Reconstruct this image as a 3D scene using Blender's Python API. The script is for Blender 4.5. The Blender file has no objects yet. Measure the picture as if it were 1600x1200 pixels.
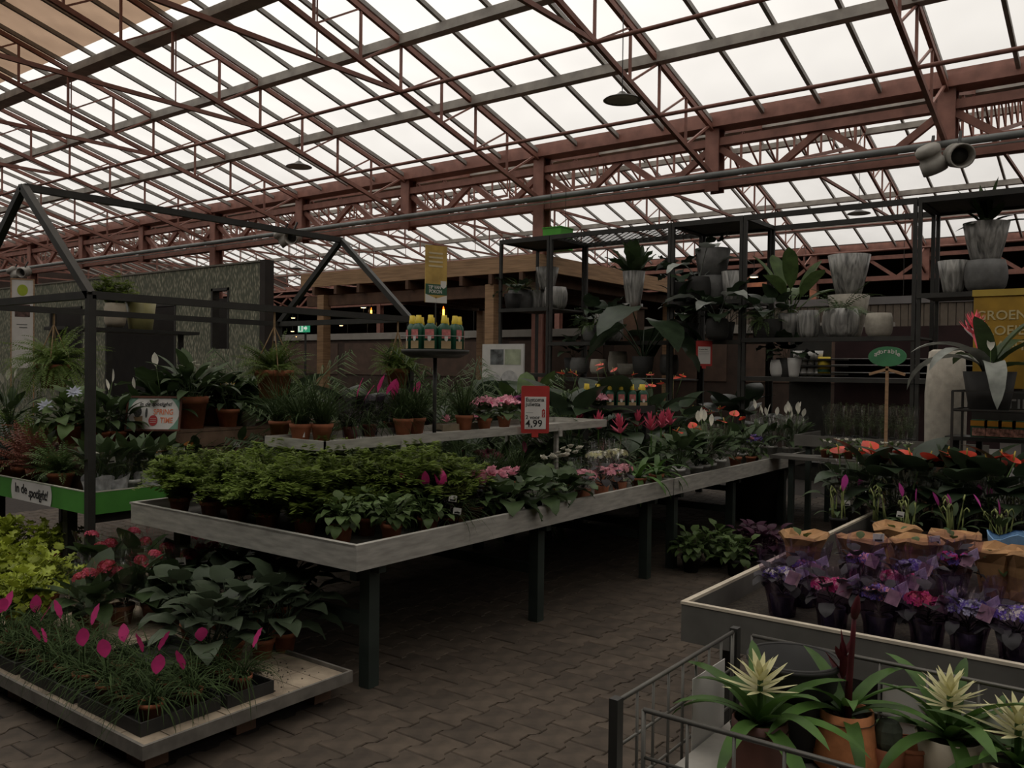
import bpy, math, random
from mathutils import Vector, Matrix
R=random.Random(7)
PI=math.pi
scene=bpy.context.scene
COL=scene.collection
# ------------------------------------------------------------------ camera
FPX=1340.0; CAMH=1.6
YAW=math.radians(37.0); PITCH=math.radians(-0.98); ROLL=0.012
cF=Vector((math.cos(YAW)*math.cos(PITCH),math.sin(YAW)*math.cos(PITCH),math.sin(PITCH)))
r0=Vector((math.sin(YAW),-math.cos(YAW),0)); u0=r0.cross(cF)
cR=r0*math.cos(ROLL)+u0*math.sin(ROLL); cU=u0*math.cos(ROLL)-r0*math.sin(ROLL)
cam=bpy.data.objects.new('camera',bpy.data.cameras.new('camera')); COL.objects.link(cam)
cam.data.sensor_width=36; cam.data.lens=FPX/1600*36; cam.data.clip_start=.05; cam.data.clip_end=300
M=Matrix((( cR.x,cU.x,-cF.x,0),(cR.y,cU.y,-cF.y,0),(cR.z,cU.z,-cF.z,CAMH),(0,0,0,1)))
cam.matrix_world=M; scene.camera=cam
def ray(x,y): return cF+cR*((x-800)/FPX)-cU*((y-600)/FPX)
def at(x,y,z):                       # where the line of sight meets a horizontal plane of the place
    d=ray(x,y); t=(z-CAMH)/d.z; return Vector((d.x*t,d.y*t,z))
def atx(x,y,X):
    d=ray(x,y); t=X/d.x; return Vector((X,d.y*t,CAMH+d.z*t))
def aty(x,y,Y):
    d=ray(x,y); t=Y/d.y; return Vector((d.x*t,Y,CAMH+d.z*t))
# ------------------------------------------------------------------ sky: overcast, brighter at the zenith
w=bpy.data.worlds.new('overcast_sky'); scene.world=w; w.use_nodes=True
nt=w.node_tree; nt.nodes.clear()
out=nt.nodes.new('ShaderNodeOutputWorld'); bg=nt.nodes.new('ShaderNodeBackground')
tc=nt.nodes.new('ShaderNodeTexCoord'); sx=nt.nodes.new('ShaderNodeSeparateXYZ'); mr=nt.nodes.new('ShaderNodeMapRange')
mr.inputs['From Min'].default_value=0; mr.inputs['From Max'].default_value=1; mr.inputs['To Min'].default_value=.60; mr.inputs['To Max'].default_value=1.85
nt.links.new(tc.outputs['Generated'],sx.inputs[0]); nt.links.new(sx.outputs['Z'],mr.inputs['Value'])
bg.inputs['Color'].default_value=(1.0,.957,.893,1); az=nt.nodes.new('ShaderNodeMath'); az.operation='MULTIPLY_ADD'; az.inputs[1].default_value=.30; az.inputs[2].default_value=.86; nt.links.new(sx.outputs['Y'],az.inputs[0])   # the cloud cover is a little thinner towards +Y
mm=nt.nodes.new('ShaderNodeMath'); mm.operation='MULTIPLY'; nt.links.new(mr.outputs[0],mm.inputs[0]); nt.links.new(az.outputs[0],mm.inputs[1]); nt.links.new(mm.outputs[0],bg.inputs['Strength']); nt.links.new(bg.outputs[0],out.inputs[0])
vs=scene.view_settings; scene.display_settings.display_device='sRGB'
vs.view_transform='Standard'; vs.look='None'; vs.gamma=1; vs.use_curve_mapping=False; vs.exposure=0.25
scene.cycles.transparent_max_bounces=32; scene.cycles.max_bounces=8; scene.cycles.diffuse_bounces=6
scene.cycles.caustics_reflective=False; scene.cycles.caustics_refractive=False
# ------------------------------------------------------------------ materials
MATS={}
def mat(name,c,rough=.6,var=.18,scale=12.0,c2=None,metal=0,spec=.4,emit=None,estr=0,rand=0.0,stretch=None,bump=0,transl=0):
    if name in MATS: return MATS[name]
    m=bpy.data.materials.new(name); m.use_nodes=True; n=m.node_tree; p=n.nodes['Principled BSDF']; L=n.links
    p.inputs['Roughness'].default_value=rough; p.inputs['Metallic'].default_value=metal
    p.inputs['Specular IOR Level'].default_value=spec
    t=n.nodes.new('ShaderNodeTexCoord'); nz=n.nodes.new('ShaderNodeTexNoise'); nz.inputs['Scale'].default_value=scale; nz.inputs['Detail'].default_value=4
    if stretch:
        mp=n.nodes.new('ShaderNodeMapping'); mp.inputs['Scale'].default_value=stretch; L.new(t.outputs['Object'],mp.inputs[0]); L.new(mp.outputs[0],nz.inputs['Vector'])
    else: L.new(t.outputs['Object'],nz.inputs['Vector'])
    cr=n.nodes.new('ShaderNodeValToRGB')
    if c2 is None:
        a=[max(0,x*(1-var)) for x in c]; b=[min(1,x*(1+var)) for x in c]
    else: a,b=list(c),list(c2)
    cr.color_ramp.elements[0].position=.33; cr.color_ramp.elements[1].position=.67
    cr.color_ramp.elements[0].color=(*a,1); cr.color_ramp.elements[1].color=(*b,1)
    L.new(nz.outputs['Fac'],cr.inputs[0]); src=cr.outputs[0]
    if rand:
        oi=n.nodes.new('ShaderNodeObjectInfo'); m1=n.nodes.new('ShaderNodeMapRange'); m1.inputs['To Min'].default_value=1-rand; m1.inputs['To Max'].default_value=1+rand
        L.new(oi.outputs['Random'],m1.inputs['Value']); h=n.nodes.new('ShaderNodeHueSaturation'); L.new(m1.outputs[0],h.inputs['Value']); L.new(src,h.inputs['Color']); src=h.outputs[0]
    L.new(src,p.inputs['Base Color'])
    if bump:
        bp=n.nodes.new('ShaderNodeBump'); bp.inputs['Strength'].default_value=bump; bp.inputs['Distance'].default_value=.01; L.new(nz.outputs['Fac'],bp.inputs['Height']); L.new(bp.outputs[0],p.inputs['Normal'])
    if emit: p.inputs['Emission Color'].default_value=(*emit,1); p.inputs['Emission Strength'].default_value=estr
    if transl:
        tr=n.nodes.new('ShaderNodeBsdfTranslucent'); L.new(src,tr.inputs['Color']); mx=n.nodes.new('ShaderNodeMixShader'); mx.inputs[0].default_value=transl
        L.new(p.outputs[0],mx.inputs[1]); L.new(tr.outputs[0],mx.inputs[2]); L.new(mx.outputs[0],n.nodes['Material Output'].inputs[0])
    MATS[name]=m; return m
def clear_mat(name,tint,gloss,rough,fac,nscale=9.0,diff=None):
    """see-through sheet: mostly straight transmission, some reflection or haze, uneven by noise"""
    if name in MATS: return MATS[name]
    m=bpy.data.materials.new(name); m.use_nodes=True; n=m.node_tree; n.nodes.clear(); L=n.links
    o=n.nodes.new('ShaderNodeOutputMaterial'); t=n.nodes.new('ShaderNodeBsdfTransparent'); t.inputs[0].default_value=(*tint,1)
    if diff:
        g=n.nodes.new('ShaderNodeBsdfDiffuse'); g.inputs[0].default_value=(*diff,1)
    else:
        g=n.nodes.new('ShaderNodeBsdfGlossy'); g.inputs[0].default_value=(*gloss,1); g.inputs['Roughness'].default_value=rough
    mx=n.nodes.new('ShaderNodeMixShader'); tcn=n.nodes.new('ShaderNodeTexCoord'); nz=n.nodes.new('ShaderNodeTexNoise'); nz.inputs['Scale'].default_value=nscale; nz.inputs['Detail'].default_value=3
    L.new(tcn.outputs['Object'],nz.inputs['Vector']); m1=n.nodes.new('ShaderNodeMapRange'); m1.inputs['From Min'].default_value=.3; m1.inputs['From Max'].default_value=.7
    m1.inputs['To Min'].default_value=fac*.4; m1.inputs['To Max'].default_value=fac*1.6; L.new(nz.outputs['Fac'],m1.inputs['Value']); L.new(m1.outputs[0],mx.inputs[0])
    L.new(t.outputs[0],mx.inputs[1]); L.new(g.outputs[0],mx.inputs[2]); L.new(mx.outputs[0],o.inputs[0]); MATS[name]=m; return m
def film_mat(name,tint,fac,gl=(.9,.9,.9)):
    """clear wrapping film: see-through, with thin upright creases that catch the light"""
    if name in MATS: return MATS[name]
    m=bpy.data.materials.new(name); m.use_nodes=True; n=m.node_tree; n.nodes.clear(); L=n.links
    o=n.nodes.new('ShaderNodeOutputMaterial'); t=n.nodes.new('ShaderNodeBsdfTransparent'); t.inputs[0].default_value=(*tint,1)
    g=n.nodes.new('ShaderNodeBsdfGlossy'); g.inputs[0].default_value=(*gl,1); g.inputs['Roughness'].default_value=.16
    tcn=n.nodes.new('ShaderNodeTexCoord'); mp=n.nodes.new('ShaderNodeMapping'); mp.inputs['Scale'].default_value=(1,1,.16); nz=n.nodes.new('ShaderNodeTexNoise'); nz.inputs['Scale'].default_value=42; nz.inputs['Detail'].default_value=2
    L.new(tcn.outputs['Object'],mp.inputs[0]); L.new(mp.outputs[0],nz.inputs['Vector'])
    m1=n.nodes.new('ShaderNodeMapRange'); m1.inputs['From Min'].default_value=.56; m1.inputs['From Max'].default_value=.70; m1.inputs['To Min'].default_value=fac*.3; m1.inputs['To Max'].default_value=fac*3.2
    L.new(nz.outputs['Fac'],m1.inputs['Value']); bp=n.nodes.new('ShaderNodeBump'); bp.inputs['Strength'].default_value=.5; bp.inputs['Distance'].default_value=.02; L.new(nz.outputs['Fac'],bp.inputs['Height']); L.new(bp.outputs[0],g.inputs['Normal'])
    mx=n.nodes.new('ShaderNodeMixShader'); L.new(m1.outputs[0],mx.inputs[0]); L.new(t.outputs[0],mx.inputs[1]); L.new(g.outputs[0],mx.inputs[2]); L.new(mx.outputs[0],o.inputs[0]); MATS[name]=m; return m
# ------------------------------------------------------------------ mesh helpers
class MB:
    def __init__(s): s.v=[]; s.f=[]; s.m=[]
    def add(s,vs,fs,mi=0):
        o=len(s.v); s.v+= [tuple(v) for v in vs]; s.f+=[tuple(i+o for i in f) for f in fs]; s.m+=[mi]*len(fs); return s
    def box(s,x0,x1,y0,y1,z0,z1,mi=0):
        return s.add([(x0,y0,z0),(x1,y0,z0),(x1,y1,z0),(x0,y1,z0),(x0,y0,z1),(x1,y0,z1),(x1,y1,z1),(x0,y1,z1)],
            [(0,3,2,1),(4,5,6,7),(0,1,5,4),(1,2,6,5),(2,3,7,6),(3,0,4,7)],mi)
    def bar(s,p,q,w,h=None,mi=0):
        h=h or w; p=Vector(p); q=Vector(q); d=(q-p).normalized(); up=Vector((0,0,1)) if abs(d.z)<.99 else Vector((1,0,0))
        a=d.cross(up).normalized(); b=a.cross(d).normalized(); a=a*(w/2); b=b*(h/2)
        return s.add([p-a-b,p+a-b,p+a+b,p-a+b,q-a-b,q+a-b,q+a+b,q-a+b],[(0,1,2,3),(7,6,5,4),(0,4,5,1),(1,5,6,2),(2,6,7,3),(3,7,4,0)],mi)
    def tube(s,pts,r,n=6,mi=0,cap=True):
        pts=[Vector(p) for p in pts]; rs=r if isinstance(r,(list,tuple)) else [r]*len(pts); o=len(s.v); k=len(pts)
        ref=Vector((0,0,1))
        for i,p in enumerate(pts):
            d=(pts[min(i+1,k-1)]-pts[max(i-1,0)]).normalized(); a=d.cross(ref)
            if a.length<.1: a=d.cross(Vector((1,0,0)))
            a.normalize(); b=d.cross(a)
            for j in range(n):
                t=2*PI*j/n; s.v.append(tuple(p+(a*math.cos(t)+b*math.sin(t))*rs[i]))
        for i in range(k-1):
            for j in range(n):
                j2=(j+1)%n; s.f.append((o+i*n+j,o+i*n+j2,o+(i+1)*n+j2,o+(i+1)*n+j)); s.m.append(mi)
        if cap:
            s.f.append(tuple(o+j for j in range(n))[::-1]); s.f.append(tuple(o+(k-1)*n+j for j in range(n))); s.m+=[mi,mi]
        return s
    def lathe(s,prof,n=20,mi=0,wob=None,cx=0,cy=0):
        o=len(s.v)
        for i,(r,z) in enumerate(prof):
            for j in range(n):
                t=2*PI*j/n; dz=dr=0
                if wob: dr,dz=wob(i,j,t)
                s.v.append((cx+(r+dr)*math.cos(t),cy+(r+dr)*math.sin(t),z+dz))
        for i in range(len(prof)-1):
            for j in range(n):
                j2=(j+1)%n; s.f.append((o+i*n+j,o+i*n+j2,o+(i+1)*n+j2,o+(i+1)*n+j)); s.m.append(mi)
        return s
    def disc(s,r,z,n=20,mi=0):
        return s.add([(r*math.cos(2*PI*j/n),r*math.sin(2*PI*j/n),z) for j in range(n)],[tuple(range(n))],mi)
    def mesh(s,name,mats,smooth=False):
        me=bpy.data.meshes.new(name); me.from_pydata(s.v,[],s.f)
        for m in (mats if isinstance(mats,(list,tuple)) else [mats]): me.materials.append(m)
        if any(s.m): me.polygons.foreach_set('material_index',s.m)
        if smooth: me.polygons.foreach_set('use_smooth',[True]*len(s.f))
        me.update(); return me
def put(name,mesh,parent=None,loc=(0,0,0),rot=(0,0,0),sc=1.0,label=None,cat=None,group=None,kind=None):
    o=bpy.data.objects.new(name,mesh); COL.objects.link(o)
    if parent: o.parent=parent
    o.location=loc; o.rotation_euler=rot; o.scale=(sc,sc,sc) if isinstance(sc,(int,float)) else sc
    if label: o['label']=label
    if cat: o['category']=cat
    if group: o['group']=group
    if kind: o['kind']=kind
    return o
def thing(name,label,cat,loc=(0,0,0),rz=0,group=None,kind=None):
    return put(name,None,None,loc,(0,0,rz),1.0,label,cat,group,kind)
def boxpart(name,parent,m,x0,x1,y0,y1,z0,z1,**k): return put(name,MB().box(x0,x1,y0,y1,z0,z1).mesh(name,m),parent,**k)
def text(body,size,m,parent,loc,rot,align='CENTER',sx=1.0,ext=.0008,shear=0,name='lettering'):
    c=bpy.data.curves.new(name,'FONT'); c.body=body; c.size=size; c.align_x=align; c.align_y='CENTER'; c.extrude=ext; c.shear=shear; c.resolution_u=3; c.offset=size*.012
    tmp=bpy.data.objects.new('tmp',c); me=bpy.data.meshes.new_from_object(tmp); bpy.data.objects.remove(tmp); me.materials.clear(); me.materials.append(m); me.name=name
    return put(name,me,parent,loc,rot,(sx,1,1))
ORD=['first','second','third','fourth','fifth','sixth','seventh','eighth','ninth','tenth','eleventh','twelfth','thirteenth','fourteenth','fifteenth','sixteenth','seventeenth','eighteenth','nineteenth','twentieth','twenty-first','twenty-second','twenty-third','twenty-fourth']
# colours
RED=mat('red_oxide_steel',(.27,.125,.095),.6,.2,6)
GREYST=mat('grey_purlin',(.36,.33,.29),.6,.2,5)
BAR=mat('glazing_bar',(.30,.28,.255),.6,.15,6)
GALV=mat('galvanised_steel',(.40,.385,.345),.55,.2,7,metal=.2,stretch=(1,1,6),bump=.05)
BLACK=mat('black_steel',(.032,.031,.027),.5,.2,8)
DGREEN=mat('dark_green_steel',(.025,.034,.028),.5,.2,8)
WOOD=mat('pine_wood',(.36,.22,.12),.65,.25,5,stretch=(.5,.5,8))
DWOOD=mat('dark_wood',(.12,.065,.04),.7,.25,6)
TERRA=mat('terracotta',(.36,.125,.06),.8,.2,14,rand=.2)
SOIL=mat('potting_soil',(.034,.027,.019),.95,.5,60,bump=.4)
WHITE=mat('white_plastic',(.62,.61,.58),.45,.06,8)
PAPER=mat('white_paper',(.66,.64,.60),.8,.05,8)
INK=mat('black_ink',(.02,.02,.02),.8,.1,8)
BPOT=mat('black_plastic_pot',(.028,.027,.025),.7,.2,10)
SLEEVE=film_mat('clear_cellophane',(.96,.96,.95),.07)
LILAC=film_mat('lilac_film',(.80,.74,.84),.18,(.75,.65,.8))
# ================================================================== the building
S=math.tan(math.radians(15.6)); HS=6.95; ZG=5.0
XG1=11.5; XR1=XG1-HS; XG0=XR1-HS; XR2=XG1+HS; XG2=XR2+HS; ZR=ZG+HS*S
Y0,Y1=-6.9,42.6; TY=[2.1+3.0*k for k in range(0,14)]
PANE=clear_mat('milky_roof_sheet',(.92,.915,.915),None,0,.10,.6,diff=(.55,.53,.51))
SCREEN=clear_mat('tan_shade_cloth',(.34,.235,.165),None,0,.30,1.2,diff=(.55,.36,.24))
roof=thing('ceiling',None,None,kind='structure'); roof['label']='pitched greenhouse roof of milky sheets on red trusses'
def pl(X):                                    # height of the truss top chord line at X
    for xg,xr in ((XG1,XR1),(XG2,XR2)):
        if xr<=X<=xg: return ZG+(xg-X)*S
    if XG0<=X<XR1: return ZG+(X-XG0)*S
    return ZG+(X-XG1)*S
DZ=.13
def slope(xa,xb,m,xs=None):
    za=pl(xa+1e-5)+DZ; zb=pl(xb-1e-5)+DZ
    q=MB().add([(xa,0,za),(xb,0,zb),(xb,.74,zb),(xa,.74,za)],[(0,1,2,3)]).mesh('pane',m)
    y=Y0
    while y<Y1-.1:
        put('pane',q,roof,(0,y+.005,0)); y+=.75
def bars(xa,xb):
    b=MB().bar((xa,0,pl(xa+1e-5)+DZ-.035),(xb,0,pl(xb-1e-5)+DZ-.035),.045,.06).mesh('glazing_bar',BAR)
    y=Y0
    while y<Y1+.1: put('glazing_bar',b,roof,(0,y,0)); y+=.75
XS=6.62
slope(XS,XG1-.12,PANE); slope(XR1,XS,SCREEN); slope(XG0+.12,XR1,PANE); slope(XG1+.12,XR2,PANE); slope(XR2,XG2-.12,PANE)
bars(XR1,XG1-.1); bars(XG1+.1,XR2); bars(XR2,XG2-.1); bars(XG0+.1,XR1)
def purlin(X,w,h,m,dz=.02,name='purlin'):
    put(name,MB().box(X-w/2,X+w/2,Y0,Y1,pl(X)+dz-h/2,pl(X)+dz+h/2).mesh(name,m),roof)
for g,s in ((XG1,-1),(XG2,-1),(XG1,1)):
    for d in (1.78,3.27,4.65,6.2):
        X=g+s*d; fat=(g==XG1 and s<0 and d==4.65)
        purlin(X,.14 if not fat else .24,.12,GREYST)
# longitudinal tubes under the bottom chords
for g,s in ((XG1,-1),(XG2,-1),(XG1,1)):
    for d in (1.72,3.28):
        X=g+s*d; z=pl(X)-.66
        put('bracing_tube',MB().tube([(X,Y0,z),(X,Y1,z)],.026,8).mesh('bracing_tube',RED,True),roof)
put('ridge_beam',MB().box(XR1-.06,XR1+.06,Y0,Y1,ZR-.1,ZR+.05).mesh('ridge_beam',GREYST),roof)
put('ridge_beam',MB().box(XR2-.06,XR2+.06,Y0,Y1,ZR-.1,ZR+.05).mesh('ridge_beam',GREYST),roof)
# ---- trusses, one mesh per kind of member shared by all
NODES=[.95,1.72,2.47,3.28,4.0,4.75,5.5,6.25,6.9]
def mem(p,q,w,h=None,name='strut'): return (name,MB().bar(p,q,w,h).mesh(name,RED))
def half(g,s):
    T=lambda d:(g+s*d,0,ZG+d*S); B=lambda d:(g+s*d,0,ZG+d*S-.65)
    L=[mem(T(.1),T(6.95),.05,.065,'top_chord'),mem(B(.02),B(6.9),.05,.065,'bottom_chord')]
    for i,d in enumerate(NODES):
        L.append(mem(T(d),B(d),.030))
        if i+1<len(NODES): L.append(mem(T(d),B(NODES[i+1]),.024))
    L.append(mem(T(.2),B(.95),.03))
    return L
def tie(g,xr,both):
    z=ZG+3.28*S-.65; x1=g-3.28; x0=2*xr-x1
    L=[mem((x0,0,z),(x1,0,z),.045,.055,'tie_bar')]
    for x in (xr+2.25,): L.append(mem((x,0,z),(x,0,pl(x)),.014,None,'hanger_rod'))
    if both: L.append(mem((xr-2.25,0,z),(xr-2.25,0,pl(xr-2.25)),.014,None,'hanger_rod'))
    return L
bayN=half(XG1,-1)+tie(XG1,XR1,False)
bayF=half(XG2,-1)+half(XG1,1)+tie(XG2,XR2,True)
for k,y in enumerate(TY):
    t=thing('roof_truss','red lattice truss of the near bay, %s counting away from the twin fans'%ORD[k],'truss',(0,y,0),0,'roof trusses of the near bay')
    for n,m in bayN: put(n,m,t)
    t=thing('roof_truss','red lattice truss beyond the valley girder, %s counting away from the twin fans'%ORD[k],'truss',(0,y,0),0,'roof trusses of the far bay')
    for n,m in bayF: put(n,m,t)
# ---- valley girders and columns
def girder(X,lab,nm):
    g=thing(nm,lab,None,(X,0,0),kind='structure')
    put('gutter_beam',MB().box(-.16,.16,Y0,Y1,5.04,5.24).mesh('gutter_beam',RED),g)
    put('top_chord',MB().box(-.07,.07,Y0,Y1,4.79,4.90).mesh('top_chord',RED),g)
    put('bottom_chord',MB().box(-.07,.07,Y0,Y1,4.20,4.33).mesh('bottom_chord',RED),g)
    a=MB().bar((0,0,4.82),(0,.75,4.28),.07,.09).mesh('strut',RED); b=MB().bar((0,.75,4.28),(0,1.5,4.82),.07,.09).mesh('strut',RED)
    for k in range(-2,28):
        y=2.1+1.5*k
        if y>Y1-1.5: break
        put('strut',a,g,(0,y,0)); put('strut',b,g,(0,y,0))
girder(XG1,'dark red lattice girder under the valley gutter of the near roof','trim_1')
girder(XG2,'far red lattice girder where the milky roof stops','trim_2')
cm=MB().box(-.09,.09,-.015,.015,0,5.04).box(-.11,-.085,-.1,.1,0,5.04).box(.085,.11,-.1,.1,0,5.04).mesh('column',RED)
stub=MB().box(-.09,.09,-.015,.015,4.15,5.04).box(-.11,-.085,-.1,.1,4.15,5.04).box(.085,.11,-.1,.1,4.15,5.04).mesh('column_stub',RED)
for X,w in ((XG1,'near'),(XG2,'far')):
    for k,y in enumerate(TY[:9]):
        if k%3!=2:
            put('column_stub',stub,None,(X,y,0),(0,0,0),1,'short red post between gutter and girder, %s from the twin fans, %s row'%(ORD[k],w),None,'column stubs','structure'); continue
        c=put('steel_column',cm,None,(X,y,0),(0,0,0),1,'red steel column under the %s valley girder, %s from the twin fans'%(w,ORD[k]),None,'columns','structure')
# grey pipe with fans
pp=thing('heating_pipe','long grey pipe slung below the red valley girder','pipe',(11.22,0,4.33))
put('tube',MB().tube([(0,Y0,0),(0,Y1,0)],.045,10).mesh('tube',mat('pipe_grey',(.20,.21,.20),.5,.15,4),True),pp)
put('cable',MB().tube([(.05,Y0,-.07),(.05,Y1,-.07)],.012,6).mesh('cable',WHITE,True),pp)
CANM=mat('fan_beige',(.36,.34,.30),.5,.12,9)
canm=MB().lathe([(.0,-.2),(.11,-.2),(.155,-.16),(.155,-.08),(.135,-.07),(.135,.0),(.155,.01),(.155,.17),(.135,.17),(.13,.02),(0,.02)],20).mesh('housing',CANM,True)
capm=MB().lathe([(0,.03),(.1,.03),(.1,.05),(0,.06)],14).mesh('motor_hub',BLACK,True)
def fan(px,py,rot,lab):
    p=atx(px,py,11.0); t=thing('ventilation_fan',lab,'fan',p,0,'air circulation fans')
    put('housing',canm,t,(0,0,0),rot,.9); put('motor_hub',capm,t,(0,0,0),rot,.9); put('bracket',MB().bar((0,0,.1),(.1,0,.3),.03).mesh('bracket',BLACK),t)
fan(1455,250,(math.radians(150),0,math.radians(60)),'white round fan with ribbed back turned away, hung from the grey pipe')
fan(1498,243,(math.radians(105),0,math.radians(-65)),'white round fan with open mouth facing the hall, hung from the pipe')
fan(443,372,(math.radians(140),0,math.radians(60)),'small white fan behind the ridge end of the black house frame')
fan(458,370,(math.radians(105),0,math.radians(-60)),'open mouthed small fan beside the ridge end of the black frame')
fan(22,427,(math.radians(140),0,math.radians(60)),'distant pale fan above the tall white banner')
fan(38,425,(math.radians(105),0,math.radians(-60)),'distant open fan above the tall white banner, next to its pair')
# pendant lamps
LAMP=mat('pewter_shade',(.11,.105,.095),.4,.1,6,metal=.5)
shm=MB().lathe([(.03,.10),(.05,.08),(.09,.055),(.2,.015),(.22,0),(.205,0),(.08,.03),(0,.035)],24).mesh('lamp_shade',LAMP,True)
glm=MB().lathe([(0,.03),(.15,.012),(.19,.004)],20).mesh('diffuser',mat('lamp_glass',(.5,.48,.44),.4,.05,5),True)
for px,py,X,ztop,lab in ((972,157,8.7,5.7,'wide pewter pendant lamp hanging under the big milky panes, the largest one'),
        (467,261,9.4,5.5,'pewter pendant lamp hanging right above the black frame ridge'),
        (171,319,10.0,5.3,'pewter pendant lamp behind the sloping ridge bar of the house frame'),
        (1342,334,17.5,6.78,'far pendant lamp showing between the two rack top rails'),
        (463,420,19,6.4,'far small pendant lamp just above the wooden pergola end')):
    p=atx(px,py,X); t=thing('pendant_lamp',lab,'lamp',p,0,'pendant lamps')
    put('lamp_shade',shm,t); put('diffuser',glm,t)
    put('cord',MB().tube([(0,0,.09),(0,0,ztop-p.z)],.006,5).mesh('cord',BLACK),t)
# ---- floor of interlocking blocks
FLM=mat('block_paving',(.066,.050,.036),.85,.30,9,rand=.22,bump=.25)
JOINT=mat('joint_sand',(.026,.020,.016),.95,.3,30)
floor=put('floor',MB().box(-4.2,36,-20.2,43.2,-.12,-.006).mesh('floor',JOINT),None,kind='structure',label='brown floor of interlocking concrete blocks')
PL_,PW=.2,.165; a_=.013; d_=.012
xs=[(-.5*PL_,1),(-.25*PL_-d_,1),(-.25*PL_+d_,-1),(.25*PL_-d_,-1),(.25*PL_+d_,1),(.5*PL_,1)]
up=[(x,PW/2+a_*s) for x,s in xs]; lo=[(x,-PW/2-a_*s) for x,s in xs]
out_=lo+up[::-1]
def inset(q,e): return [(x-e*(1 if x>0 else -1),y-e*(1 if y>0 else -1)) for x,y in q]
o1=inset(out_,.0025); o2=inset(out_,.006); NP=len(out_)
PV=[(x,y,-.05) for x,y in o1]+[(x,y,-.004) for x,y in o1]+[(x,y,0) for x,y in o2]
PF=[tuple(range(2*NP,3*NP))]
for k in range(2):
    for j in range(NP):
        j2=(j+1)%NP; PF.append((k*NP+j,k*NP+j2,(k+1)*NP+j2,(k+1)*NP+j))
pvm=MB().add(PV,PF).mesh('paver',FLM)
cells=[]
for j in range(0,62):
    y=-.4+j*PW
    for i in range(0,60):
        x=1.2+i*PL_+(PL_/2 if j%2 else 0)
        d=Vector((x,y,-CAMH)); dz=d.dot(cF)
        if dz<1: continue
        px=800+FPX*d.dot(cR)/dz; py=600-FPX*d.dot(cU)/dz
        if not(-40<px<1640 and py<1240): continue
        if 1.8<x<2.75 and y>3.1: continue
        if x>3.6 and y<1.3: continue
        cells.append((dz,x,y))
cells.sort()
for dz,x,y in cells[:300]: put('paver',pvm,floor,(x,y,R.uniform(-.002,.002)),(R.uniform(-.006,.006),R.uniform(-.006,.006),0))
mb=MB()
for dz,x,y in cells[300:]:
    if x<11.2: mb.add([(vx+x,vy+y,vz) for vx,vy,vz in PV],PF)
put('block_paving',mb.mesh('block_paving',FLM),floor,kind='stuff')
# ---- outer walls and the dark shop beyond the glass roof
WALLM=mat('brown_wall',(.055,.036,.028),.85,.2,2)
for nm,b,lab in (('wall_far',(34,34.2,-20,43.2,0,5.3),'dark brown back wall of the shop beyond the roof glass'),('wall_left',(-4,34,43,43.2,0,7.2),'dark end wall far beyond the wallpapered booth'),
          ('wall_near',(-4.2,-4,-20,43.2,0,7.2),'brown wall behind the viewer'),('wall_right',(-4,34,-20.2,-20,0,7.2),'brown side wall past the displays')):
    put(nm,MB().box(*b).mesh(nm,WALLM),None,kind='structure',label=lab)
boxpart('shop_ceiling',roof,WALLM,XG2+.05,34.1,-20,43.1,5.22,5.3)
boxpart('unseen_near_ceiling',roof,WALLM,-4,XG0+.1,-20,43.1,5.0,5.1)  # unseen opaque lid behind the camera, added to cut light from there
for nm_,xa,xb in (('unseen_roof_sheet',XG0+.12,XR1),('unseen_roof_sheet',XR1,XG1-.12),('unseen_roof_sheet',XG1+.12,XR2),('unseen_roof_sheet',XR2,XG2-.12)):  # unseen roof extension, added to let in more light from the side
    put(nm_,MB().add([(xa,-20,pl(xa+1e-5)+DZ),(xb,-20,pl(xb-1e-5)+DZ),(xb,Y0-.01,pl(xb-1e-5)+DZ),(xa,Y0-.01,pl(xa+1e-5)+DZ)],[(0,1,2,3)]).mesh(nm_,PANE),roof)
SLATM=mat('beige_slat',(.13,.105,.08),.8,.15,4)
sl=MB().box(-.012,.03,-.084,.084,.0,1.75).mesh('slat',SLATM)
wp=thing('trim_3','band of beige upright slats along the back wall behind the racks',None,(24.2,0,1.7),kind='structure')
boxpart('backing',wp,mat('slat_back',(.11,.09,.07),.8,.1,4),.03,.1,3,10.5,0,1.75)
for k in range(39): put('slat',sl,wp,(0,3.1+.188*k,0))
put('top_rail',MB().box(-.06,.1,3,10.5,1.75,1.95).mesh('top_rail',mat('lead_grey',(.16,.15,.145),.6,.1,3)),wp)
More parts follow.
